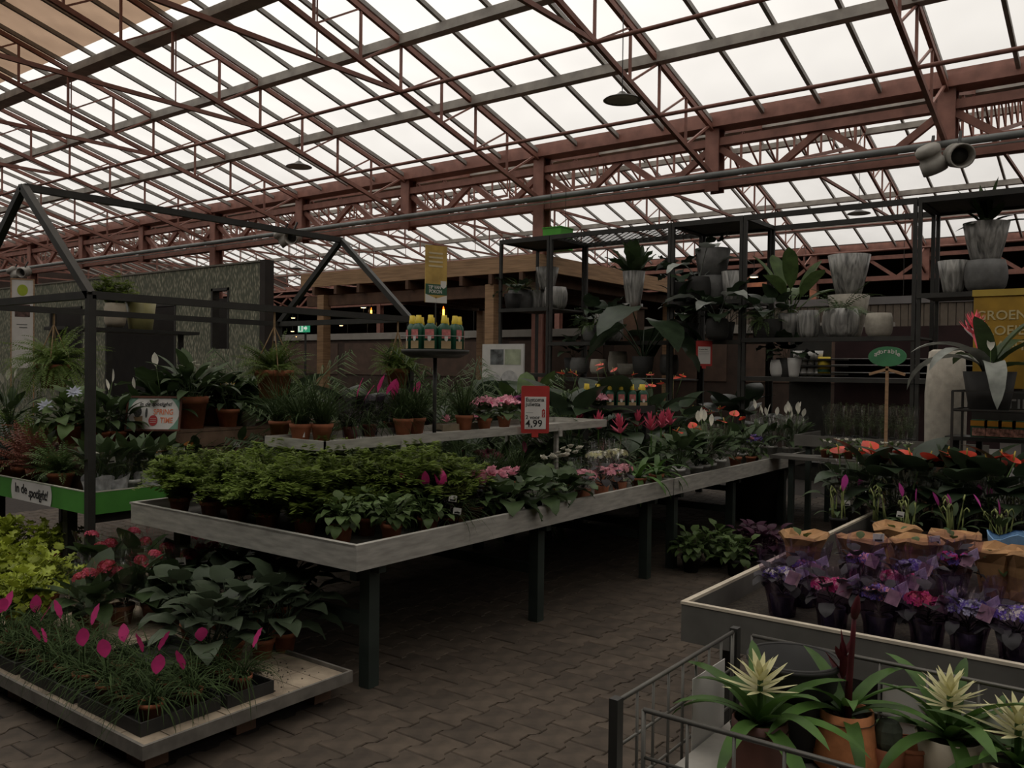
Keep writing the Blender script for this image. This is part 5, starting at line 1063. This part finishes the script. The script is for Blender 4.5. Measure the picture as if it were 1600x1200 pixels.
for i,(px,py) in enumerate(((25,870),(75,885),(30,920),(85,835),(15,830))):
    v=at(px,py,.38); t=broad((v.x,v.y,ZD-.017),('chartreuse lobed leaf plant at the picture edge, middle height','chartreuse lobed leaf plant closest to the cellophane','chartreuse lobed leaf plant lowest at the picture edge','chartreuse lobed leaf plant just under the banner board','chartreuse lobed leaf plant uppermost at the edge')[i],'chartreuse_plant','chartreuse plants on the deck',S_lime(),120,(.075,.12),.10,(.9,1.5),tilt=.45,spread=.08,zs=.12)
# ---------------- soil table
ZT=.505
for i,(px,py) in enumerate(((1222,968),(1300,988),(1373,1002),(1448,1015),(1512,1030),(1588,1042),(1405,975))):
    v=at(px,py-6,ZT)
    bouquet((v.x,v.y,ZT),'hydrangea in printed blue pot and clear sleeve, %s from the table corner'%ORD[i] if i<6 else 'pink hydrangea tucked in the second row over the fourth printed pot',[[F_PURP,F_WHITE],[F_HOT,F_PINK],[F_PURP,F_LPINK],[F_HOT,F_ROSE],[F_BLUE,F_PURP],[F_PURP,F_WHITE],[F_PINK,F_HOT]][i],'hyd%d'%i,'sleeved_hydrangea','hydrangeas on the soil table',.072,.235,9,LILAC,3,True,.021)
for i,(px,py) in enumerate(((1255,930),(1345,915),(1425,930),(1490,915))):
    v=at(px,py,ZT+.05); t=bouquet((v.x,v.y,ZT),'mauve leaved hydrangea in clear film in the second row, %s from the corner'%ORD[i],[[F_PURP,F_LPINK],[F_PINK,F_PURP],[F_BLUE,F_PURP],[F_HOT,F_PURP]][i],'hydb%d'%i,'sleeved_hydrangea','hydrangeas in the second row',.07,.235,9,LILAC,3,True,.021)
kw=lambda s:lib(('kraft',s),lambda:MB().lathe([(.07,0),(.075,.05),(.10,.17),(.135,.225),(.118,.240),(.085,.215),(.03,.20)],11,wob=lambda i,j,t:(.010*math.sin(5*t+s+i),(.008*math.sin(2*t+s)+.009*math.sin(5*t+s*2))*(i in(3,4)))).mesh('kraft_wrap',KRAFT,False))
for i,(px,py) in enumerate(((1256,872),(1347,878),(1432,882),(1492,872),(1556,898),(1600,905),(1400,858))):
    v=at(px,py,ZT+.10); t=broad((v.x,v.y,ZT),('kraft paper wrapped plant alone nearest the aisle','kraft paper wrapped plant, second along, with white tag','kraft paper wrapped plant with pale folded rim, third along','kraft paper wrapped plant fourth along, above the white tags','kraft paper wrapped plant before the blue paper','kraft paper wrapped plant cut by the picture edge','kraft paper wrapped plant in the rear, between second and third')[i],'kraft_wrapped_plant','kraft wrapped plants',S_ivy(),8,(.06,.1),.14,(.8,1.0))
    put('kraft_wrap',kw(i%3),t)
    if i in (1,2): sticker(t,(.12*math.cos(-t.rotation_euler.z-2.2),.12*math.sin(-t.rotation_euler.z-2.2),.25),sc=1.3)
v=at(1570,860,ZT+.2); t=NEWP('blue_wrapped_plant','plant in sky blue paper behind the kraft wraps',(v.x+.12,v.y,ZT),'blue wrap'); add_pot(t,.06,.1); leaves(t,S_ivy(),8,.12,(.8,1)); put('blue_wrap',MB().lathe([(.06,0),(.075,.1),(.10,.26),(.094,.262)],16,wob=lambda i,j,q:(0,.02*math.sin(3*q)*(i>1))).mesh('blue_wrap',mat('sky_paper',(.16,.30,.50),.8,.12,12)),t)
# orchids bud plants with pale hooked stems and magenta bracts
hook=lambda s:lib(('hook',s),lambda:MB().tube([(0,0,0),(.004,0,.10+.02*s),(.01,0,.17+.02*s),(.03,0,.195+.02*s),(.045,0,.18+.02*s),(.047,0,.165+.02*s)],[.005,.005,.0045,.0045,.005,.006],5).mesh('hooked_stem',G_YEL,True))
mg=lambda:leaf_set('magb',[F_MAG,G_YEL],3,lambda mb,i:add_leaf(mb,.15+.03*i,.085,.042,1.45-.1*i,-.1,'oval',.35,5,pb=.05,petr=.003,mip=1),'magenta_bract')
for i,(px,py) in enumerate(((1310,815),(1375,820),(1420,835),(1450,815),(1490,840),(1535,825),(1560,850),(1590,830),(1345,800),(1395,795))):
    v=at(px,py,ZT+.06); t=NEWP('hooked_stem_plant','low plant with pale hooked stems on the soil table, %s from the aisle edge'%ORD[i],(v.x,v.y,ZT),'hooked stem plants'); add_pot(t,.06,.09,BPOT); leaves(t,S_spa(),8,.08,(.45,.6))
    for j in range(7): put('hooked_stem',hook(R.randrange(3)),t,(R.uniform(-.05,.05),R.uniform(-.05,.05),.08),(R.uniform(-.2,.2),R.uniform(-.2,.2),R.uniform(0,6)),R.uniform(.8,1.1))
    if i%2==0 or i==5:
        for j in range(2): put('magenta_bract',R.choice(mg()),t,(R.uniform(-.03,.03),R.uniform(-.03,.03),.08),(R.uniform(-.2,.2),R.uniform(-.2,.2),R.uniform(0,6)),1.1)
    if i in (0,2,7): sticker(t,(.06,0,.19),sc=1.1)
# coral anthuriums in cellophane
for i,(px,py) in enumerate(((1320,735),(1365,730),(1400,735),(1440,725),(1480,735),(1525,730),(1565,735),(1595,720),(1345,700),(1420,695),(1500,700),(1555,695))):
    v=at(px,py,ZT+.24+.12*(i>7)); z0=ZT; xx=min(v.x,6.55)
    anthurium((xx,v.y*xx/v.x,z0),'coral anthurium in cellophane on the soil table, %s from the aisle%s'%(ORD[i%8],', front row' if i<8 else ', rear row'),11,2,F_RED,'coral',(.07,.12),BPOT,True,1.0,S_antb if i%2==1 else S_ant,.50,(1.3,1.9),'coral anthuriums')
v=at(1520,770,ZT+.2); t=broad((v.x,v.y,ZT),'alocasia with leaves coloured silver as if lit, among the cellophane anthuriums','alocasia','alocasias',LS('alolit',G_GREY,4,.26,.22,.15,'heart',(1.4,.9),(.6,1.1),.15,8,.05,petr=.006),5,(.08,.13),.12,(.9,1.1),BPOT)  # silver leaf colour stands in for light on a crumpled leaf
# tall aechmea in a black pot on a wire stand
v=atx(1545,640,6.9); bz=v.z; ws=thing('wire_basket_stand','black wire basket stand under the big black pot','stand',(v.x,v.y,0))
for dx in (-.2,.2):
    for dy in (-.32,.2): boxpart('leg',ws,BLACK,dx-.008,dx+.008,dy-.008,dy+.008,0,bz+.13)
for z in (bz,bz+.13):
    for a in ((-.2,.2,-.326,-.314),(-.2,.2,.194,.206),(-.206,-.194,-.32,.2),(.194,.206,-.32,.2)): boxpart('wire_rail',ws,BLACK,*a,z-.006,z+.006)
boxpart('wire_floor',ws,BLACK,-.2,.2,-.32,.2,bz-.012,bz-.004)
t=NEWP('aechmea','urn bromeliad with pink spiky flower and silver straps in a black pot',(v.x,v.y,bz),'urn bromeliads'); t.rotation_euler=(0,0,0); add_pot(t,.17,.27,BPOT,'plain')
AE=LS('aech',G_GREY,5,0,.66,.13,'strap',(1.2,.7),(1.7,2.6),.35,10); AEd=LS('aechd',G_DARK,4,0,.62,.13,'strap',(1.35,.8),(.9,1.8),.35,9)
for i,a in enumerate((2.0,2.6,1.4,-2.9)): put('leaf',AE[i%5],t,(0,0,.26),(0,0,a),R.uniform(.95,1.1))
for i,a in enumerate((-1.2,-.4,.6,-2.0,3.0,-1.6)): put('leaf',AEd[i%4],t,(0,0,.24),(0,0,a),R.uniform(.9,1.1))
fmx=star_mesh('aefl',LEAFC('hot_coral',(.72,.13,.17)),((9,.13,.022,.5,-.5,0),(9,.12,.02,.9,-.2,.03),(6,.11,.018,1.2,0,.05)))
fs_=put('flower_stem',MB().tube([(0,0,.25),(-.03,.10,.55)],.018,8).mesh('flower_stem',LEAFC('hot_coral',(1,1,1)),True),t); put('flower',fmx,t,(-.03,.10,.53),(0,0,0),1.15)
put('silver_leaf',add_leaf(MB(),.12,.20,.13,1.2,.3,'paddle',.2,6).mesh('silver_leaf',LEAFC('speckled_silver',(.34,.34,.33),scale=60)),t,(0,.0,.36),(0,0,1.0))
spm_=lib('spflower',lambda:None); put('white_spathe',spm_,t,(-.12,-.02,.02),(0,0,.5),1.1)
v=atx(1478,618,7.6); t=thing('stone_vase','tall pale stone vase behind the urn bromeliad','vase',(v.x,v.y,0)); put('body',MB().lathe([(0,.9),(.13,.9),(.15,1.0),(.155,1.45),(.13,1.78),(.10,1.80),(.09,1.78)],24).mesh('body',STONE,True),t); put('plinth',MB().box(-.17,.17,-.17,.17,0,.9).mesh('plinth',DWOOD),t)
# fertiliser packs on the shelf under the ochre board
for i in range(4):
    v=atx(1530+22*i,640,7.3); t=thing('feed_pack','green feed pack with orange band under the ochre board, %s along'%ORD[i],'pack',(v.x,v.y,1.13)); boxpart('box',t,mat('pack_green',(.02,.09,.05),.5,.1,6),0,.06,-.055,.055,0,.13); boxpart('orange_band',t,mat('pack_orange',(.55,.25,.03),.5,.1,6),-.002,.062,-.057,.057,.085,.125); boxpart('picture',t,mat('pack_pic',(.4,.2,.15),.6,.7,40),-.002,0,-.045,.045,.01,.07)
fsh=thing('pack_shelf','black shelf carrying feed packs under the ochre board','shelf',(7.25,.3,0)); boxpart('board',fsh,BLACK,0,.25,0,1.0,1.10,1.13)
for y in (.05,.92): boxpart('leg',fsh,BLACK,.1,.14,y,y+.04,0,1.10)
# ---------------- trolley plants
CRST=None
def frontguz(px,py,rimz,r,h,potm,style,lab,bm,n=16,s=1.0,fz=.20,star=True):
    v=at(px,py,rimz); t=NEWP('guzmania',lab,(v.x,v.y,TZ),'bromeliads on the trolley'); add_pot(t,r,h,potm,style)
    leaves(t,S_guzf(),n-3,h*.86,(.60*s,.80*s),order=True,tilt=.08)
    if star:
        q=leaf_set('crbract'+bm.name,bm,4,lambda mb,i:add_leaf(mb,0,.125-.014*i,.021,.12+.32*i,-.15 if i<2 else .05,'lance',.3,5),'bract')
        put('flower_stem',lib(('fst',round(fz,2)),lambda:MB().tube([(0,0,0),(0,0,fz)],.008,6).mesh('flower_stem',G_BROM,True)),t,(0,0,h*.8))
        for ring in range(4):
            for j in range(9 if ring<2 else 6): put('bract',q[ring],t,(0,0,h*.8+fz-.03+.012*ring),(0,0,2*PI*j/(9 if ring<2 else 6)+ring*.45+R.uniform(-.15,.15)),R.uniform(.78,.98))
    return t
frontguz(1187,1122,.70,.085,.15,BRPOT,'taper','guzmania with cream yellow star in a dark brown pot on the trolley',F_CREAM,18,1.25,.13)
t=frontguz(1322,1108,.705,.085,.155,ORPOT,'taper','dark red flowered guzmania in the orange clay pot on the trolley',F_DRED,16,1.15,.1,False)
put('flower_stem',MB().tube([(0,0,.12),(-.004,0,.25),(-.018,.01,.34),(-.03,.02,.42)],[.011,.009,.007,.006],7).mesh('flower_stem',F_DRED,True),t,(-.02,.02,0)); put('bud',MB().lathe([(0,-.01),(.009,0),(.012,.025),(.006,.055),(0,.065)],8).mesh('bud',F_DRED,True),t,(-.05,.04,.42),(-.1,-.25,0))
dm=leaf_set('dredb',F_DRED,3,lambda mb,i:add_leaf(mb,0,.10,.03,.75+.3*i,-.2,'lance',.4,4),'bract')
for j in range(9): put('bract',dm[j%3],t,(.02,-.01,.22+.008*j),(0,0,2.4*j),.8)
frontguz(1483,1148,.665,.082,.115,CRMPOT,'plain','guzmania with cream yellow star in a pale cream pot on the trolley',F_CREAM,18,1.25,.125)
frontguz(1590,1190,.66,.08,.11,CRMPOT,'plain','guzmania with cream yellow star cut off at the picture corner',F_CREAM,14,1.05,.115)
v=at(1560,1152,.65); t=NEWP('brown_pot_plant','strap leaved plant in brown pot behind the cream pot',(v.x+.03,v.y,TZ),'pots on the trolley'); add_pot(t,.07,.12,BRPOT,'plain'); leaves(t,S_guz(),8,.1,(.45,.6))
v=at(1240,1030,.80); t=thing('black_planter','large empty black plastic planter at the back of the trolley','planter',(v.x,v.y,TZ)); put('pot',MB().lathe([(0,0),(.095,0),(.10,.01),(.122,.24),(.128,.245),(.128,.255),(.118,.255),(.112,.05),(0,.02)],36).mesh('pot',BPOT,True),t); put('rim_ring',MB().tube([(.123*math.cos(2*PI*k/36),.123*math.sin(2*PI*k/36),.255) for k in range(37)],.005,6,cap=False).mesh('rim_ring',BPOT,True),t)
v=at(1388,1150,.65); t=NEWP('small_cactus','small round cactus with magenta tips in a little terracotta pot',(v.x,v.y,TZ),'pots on the trolley'); add_pot(t,.045,.075,TERRA,'plain')
put('body',MB().lathe([(.026,.06),(.034,.09),(.033,.12),(.022,.14),(0,.146)],16,wob=lambda i,j,q:(.002*(j%2),0)).mesh('body',mat('cactus',(.05,.06,.04),.7,.3,40)),t); put('flower',head_mesh('cac',[F_MAG,F_HOT],.026,24,.007),t,(0,0,.118))
v=at(1420,1165,.64); t=thing('clay_bowl','shallow empty terracotta bowl beside the little cactus','bowl',(v.x+.05,v.y+.01,TZ)); put('pot',MB().lathe([(0,0),(.035,0),(.05,.05),(.053,.075),(.047,.075),(.043,.05),(0,.012)],22).mesh('pot',TERRA,True),t); put('rim_ring',MB().lathe([(.053,.068),(.056,.07),(.056,.078),(.05,.078)],22).mesh('rim_ring',TERRA,True),t)
# ---------------- on the tall racks
def rackpot(px,py,X,zb,r,h,m,style,lab,name='planter',plant=None):
    v=atx(px,py,X); t=thing(name,lab,'pot' if not plant else 'plant',(v.x,v.y,zb),R.uniform(0,6),'pots on the racks'); put('pot',pot_mesh(r,h,m,style,22),t); put('soil',soil_mesh(r*.85,h*.86),t)
    if plant: plant(t,h)
    return t
Zt=2.46; Zm=2.0
rackpot(812,480,10.1,Zt,.19,.30,GPOT,'belly','round dark grey pot with wispy fern on the narrow rack','grey_pot_fern',lambda t,h:put('foliage',grass_mesh(61,.06,.42,60,.014,G_MID),t,(0,0,h*.8),kind='stuff'))
rackpot(868,478,10.0,Zt,.17,.30,MARB,'belly','silver marbled round pot on the narrow rack'); rackpot(855,440,10.25,Zt+.30,.17,.32,MARB,'urn','grey marbled urn stacked on the silver round pot')
rackpot(838,480,10.3,Zt,.15,.30,MARB,'plain','marbled cylinder pot in shade on the narrow rack')
rackpot(985,530,10.0,1.98,.16,.50,MARB,'urn','pale marbled tall vase on the mesh topped rack'); rackpot(950,530,10.1,1.98,.20,.42,MARB,'belly','wide silver pot low on the mesh topped rack')
def stag(t,h):
    ms=LS('stag',G_DARK,5,.0,.42,.11,'paddle',(1.5,.75),(-.2,.5),.3,8,.12)
    leaves(t,ms,26,h*.8,(.9,1.35),order=True)
rackpot(990,460,9.95,2.44,.15,.46,MARB,'urn','antler fern in a tall marbled vase up on the mesh topped rack','antler_fern',stag)
px_=atx(990,530,9.95)
stt=thing('rack_pedestal','dark pedestal lifting the antler fern vase','pedestal',(px_.x,px_.y,1.98)); boxpart('column',stt,DWOOD,-.1,.1,-.1,.1,0,.43); boxpart('plate',stt,DWOOD,-.13,.13,-.13,.13,.43,.455)
def fernp(t,h): put('foliage',fern_mesh(110,.42,40,G_MID,.04),t,(0,0,h*.8),kind='stuff')
rackpot(925,530,9.9,1.98,.13,.22,GPOT,'belly','bushy fern in dark pot on the mesh topped rack','bushy_fern',fernp)
def alo(t,h): leaves(t,S_alo(),5,h*.8,(.9,1.15))
rackpot(1005,535,9.5,1.52,.14,.26,BPOT,'plain','dark alocasia with huge shield leaf before the mesh topped rack','shield_alocasia',lambda t,h:[leaves(t,LS('bigal',G_DEEP,3,.75,.75,.56,'heart',(1.4,1.1),(.5,.8),.12,9,.02,petr=.013,bs=-.35),7,h*.8,(.85,1.1))])
rackpot(1115,465,10.0,2.46,.20,.32,GPOT,'plain','dark cylinder pot on the plate topped rack'); rackpot(1113,425,10.0,2.78,.22,.34,GPOT,'plain','grey cylinder pot with ragged leaves stacked on another','stacked_pot_plant',lambda t,h:leaves(t,S_mon(),5,h*.8,(.6,.8)))
rackpot(1145,465,9.95,2.46,.14,.36,MARB,'plain','ribbed greyish pot on the plate topped rack, beside the dark one')
rackpot(1092,470,9.8,2.46,.15,.3,BPOT,'belly','alocasia with silver drooping leaves on the plate topped rack','silver_alocasia',alo)
rackpot(1120,545,9.6,1.98,.14,.25,BPOT,'belly','alocasia with broad silver leaf low on the plate topped rack','silver_alocasia',alo)
rackpot(1060,470,9.9,2.46,.13,.26,BPOT,'plain','split leaf philodendron beside the plate topped rack post','split_leaf_plant',lambda t,h:leaves(t,S_mon(),8,h*.8,(.9,1.2),order=True))
rackpot(1235,525,10.1,Zm,.15,.30,GPOT,'plain','banana plant with upright paddle leaves on the open topped rack','rack_banana',lambda t,h:leaves(t,S_ban(),8,h*.8,(1.0,1.25),order=True))
rackpot(1232,525,9.9,Zm,.10,.28,MARB,'urn','small marbled vase first on the open topped rack'); rackpot(1263,525,9.85,Zm,.125,.31,MARB,'belly','silver marbled vase second on the open topped rack')
rackpot(1313,525,9.9,Zm,.20,.32,MARB,'belly','round dark marbled pot with cycad fronds on the open topped rack','cycad_pot',lambda t,h:put('foliage',fern_mesh(120,.55,22,G_PALM,.06,18,(.3,1.2),(.6,1.6)),t,(0,0,h*.85),kind='stuff'))
rackpot(1325,522,10.25,Zm,.23,.50,STONE,'urn','pale stone urn under the tall marbled planter'); rackpot(1326,456,10.25,Zm+.50,.235,.46,MARB,'urn','tall marbled planter standing on the pale stone urn')
rackpot(1373,524,9.9,Zm,.145,.26,STONE,'belly','round cream stone pot on the open topped rack')
rackpot(1190,525,9.8,Zm,.12,.2,BPOT,'plain','dark bushy plant at the end of the open topped rack','bushy_rack_plant',fernp)
rackpot(1489,448,9.9,2.44,.15,.34,MARB,'urn','marbled vase on the last rack'); rackpot(1540,447,9.85,2.44,.20,.32,GPOT,'belly','round dark grey pot on the last rack'); 
rackpot(1540,400,10.1,2.76,.22,.42,MARB,'urn','strap leaved plant in a marbled urn high on the last rack','rack_strap_plant',lambda t,h:[leaves(t,S_zz(),10,h*.9,(2.2,2.8)),leaves(t,LS('rackstrap',G_DARK,4,.0,.5,.07,'strap',(1.5,.5),(.1,.8),.3,7),12,h*.85,(.8,1.2),order=True)])
for i,(px,X,zb,m,n,s,lab) in enumerate(((1075,9.85,1.98,S_antb,14,1.0,'dark leafy climber filling the plate topped rack, lower shelf'),(1130,9.8,1.98,S_mon,14,1.3,'split leaf plant filling the lower plate topped rack'),(1150,9.9,1.55-.95,S_antb,16,1.3,'tall dark plant behind the small red board'),(940,9.9,1.98,S_mon,12,1.2,'dark split leaf plant on the mesh topped rack'),(895,9.9,1.55,S_antb,10,.8,'dark leafy plant low on the narrow rack side'),(1205,9.85,2.0,S_antb,12,.8,'dark leafy plant at the first post of the open topped rack'),(1230,9.9,1.55,S_mon,12,.9,'dark hanging plant on the lower open topped rack'),(800,9.85,2.46,S_mon,8,.8,'dark leafy plant at the end of the narrow rack'))):
    v=atx(px,600,X); t=NEWP('rack_foliage_plant',lab,(v.x,v.y,zb),'leafy plants on the racks'); add_pot(t,.13,.22,BPOT,'plain'); leaves(t,m(),n,.18,(.85*s,1.15*s),order=True,spread=.05)
# lower rack shelf: small pots
for i,(px,py) in enumerate(((905,600),(935,600),(965,585),(980,600),(1045,600),(1240,588),(1215,588))):
    rackpot(px,py,9.85,1.55,(.13,.12,.13,.15,.12,.09,.09)[i],(.22,.2,.3,.14,.26,.22,.2)[i],(GPOT,STONE,STONE,STONE,GPOT,WHITE,WHITE)[i],('belly','belly','belly','plain','belly','urn','belly')[i],('dark round pot low behind the bottle crate','pale round pot low behind the bottle crate','tall cream pot low on the mesh topped rack','shallow cream bowl low on the mesh topped rack','grey round pot by the small red board','slim white vase low on the open topped rack','white round pot low on the open topped rack')[i])
# white mugs on the far wall shelf
ms_=thing('mug_shelf','dark wall shelf unit stacked with white cups','shelf',(12.6,0,0)); ya_=atx(1236,570,12.6).y; yb_=atx(1280,570,12.6).y
boxpart('back_panel',ms_,BLACK,.22,.24,yb_-.1,ya_+.1,0,2.3)
cup=MB().lathe([(0,0),(.06,0),(.072,.12),(.066,.12),(.055,.015)],14).mesh('cup_body',WHITE,True); hd=MB().tube([(.062,0,.03),(.1,0,.05),(.1,0,.09),(.068,0,.1)],.009,5).mesh('handle',WHITE,True)
for r,py in enumerate((560,570,583,590)):
    z=atx(1258,py,12.6).z; boxpart('shelf_board',ms_,BLACK,0,.22,yb_-.35,ya_+.1,z-.025,z-.002)
    for i in range(4):
        t=thing('white_cup','white cup on the dark wall shelf, %s row from the top, %s along'%(ORD[r],ORD[i]),'cup',(12.72,ya_-(ya_-yb_)*(i+.5)/4,z),0,'white cups'); s=.75 if r else .95; put('cup_body',cup,t,sc=s); put('handle',hd,t,sc=s)
yb=thing('yellow_tin','yellow tin standing beside the white cups','tin',(12.72,atx(1287,588,12.72).y,atx(1258,583,12.6).z)); put('tin_body',MB().lathe([(0,0),(.09,0),(.09,.24),(.0,.24)],16).mesh('tin_body',YC,True),yb); put('tin_band',MB().lathe([(.091,.02),(.091,.06)],16).mesh('tin_band',mat('deep_green_print',(1,1,1)),True),yb)
wsx=thing('wall_rack','long black wall rack with bright shelf edges behind the open topped rack','rack',(13.2,0,0)); y_a=atx(1295,560,13.2).y; y_b=atx(1560,560,13.2).y
boxpart('back_panel',wsx,mat('maroon_panel',(.035,.016,.016),.8,.3,3),.3,.32,y_b,y_a,0,2.3)
for py in (560,570,582): z=atx(1380,py,13.2).z; boxpart('shelf_board',wsx,BLACK,0,.3,y_b,y_a,z-.02,z); boxpart('bright_edge',wsx,WHITE,-.01,0,y_b,y_a,z-.008,z)
# cacti in sleeves on the grey back bench
bb=thing('back_bench','grey bench with sleeved upright plants before the racks','bench',(8.7,1.2,0)); boxpart('front_board',bb,GREYB,0,.02,0,1.75,.86,.97); boxpart('tray_floor',bb,GREYB,.02,.8,0,1.75,.86,.88); boxpart('side_board',bb,GREYB,.02,.8,1.73,1.75,.86,.97)
for x in (.05,.7):
    for y in (.1,1.6): boxpart('leg',bb,DGREEN,x,x+.05,y,y+.05,0,.86)
for i in range(10):
    px=1297+14*i; v=atx(px,650,8.85+.18*(i%2)); t=NEWP('sleeved_conifer','slim dark upright plant in film on the grey back bench, %s along'%ORD[i],(v.x,v.y,.88),'upright plants on the back bench'); add_pot(t,.05,.09,BPOT); put('foliage',feather_mesh(5,.075,.36,40,16,G_MID),t,(0,0,.08),kind='stuff'); put('sleeve',sleeve_mesh(.05,.085,.40,HAZE,seed=i%2),t)
for i in range(8):
    px=1290+18*i; v=atx(px,690,8.3); t=NEWP('cyclamen','small white flowered plant low before the grey back bench, %s along'%ORD[i],(v.x,v.y,.80),'white flowers before the back bench'); add_pot(t,.05,.08); leaves(t,S_ivy(),12,.07,(.8,1.1)); flowers(t,[star_mesh('cyc',F_WHITE,((6,.03,.014,.9,.2,0),))],3,.16,.05)
fb=thing('flower_step','grey step bench for small white flowers','bench',(8.15,1.3,0)); boxpart('top_board',fb,GREYB,0,.3,0,1.7,.77,.80); 
for y in (.1,1.5): boxpart('leg',fb,DGREEN,.1,.15,y,y+.05,0,.77)
# floor plants past the far bench end
t=NEWP('black_floor_planter','huge black floor planter standing under the far bench end',(9.0,3.45,0),'floor planters'); put('pot',MB().lathe([(0,0),(.22,0),(.34,.6),(.36,.62),(.36,.66),(.33,.66),(.3,.5),(0,.45)],26).mesh('pot',BPOT,True),t); put('soil',MB().disc(.31,.55,18).mesh('soil',SOIL),t)
for i,(px,py) in enumerate(((1080,850),(1120,842),(1150,855),(1175,835),(1200,845))):
    v=at(px,py,.22); t=broad((v.x,v.y,0),('green leafy plant on the floor beyond the soil table corner','lime tinted leafy plant on the floor, second from the aisle','dark leafy plant on the floor, nearest the table tray','purple leaved plant on the floor behind the green ones','purple leaved plant on the floor next to the sleeves')[i],'floor_plant','leafy plants on the floor',(LS('purpl',PURPLF,4,.10,.07,.062,'heart',(1.3,.5),(.9,1.5)) if i>2 else S_ivy()),70,(.08,.13),.11,(1.1,1.6),BPOT,spread=.06,zs=.08)
labs={}
for o in bpy.data.objects:
    if o.parent is None and 'label' in o: labs.setdefault(o['label'],[]).append(o.name)
print('DUP',[(a,b) for a,b in labs.items() if len(b)>1][:20],'things',len(labs),'objects',len(bpy.data.objects))
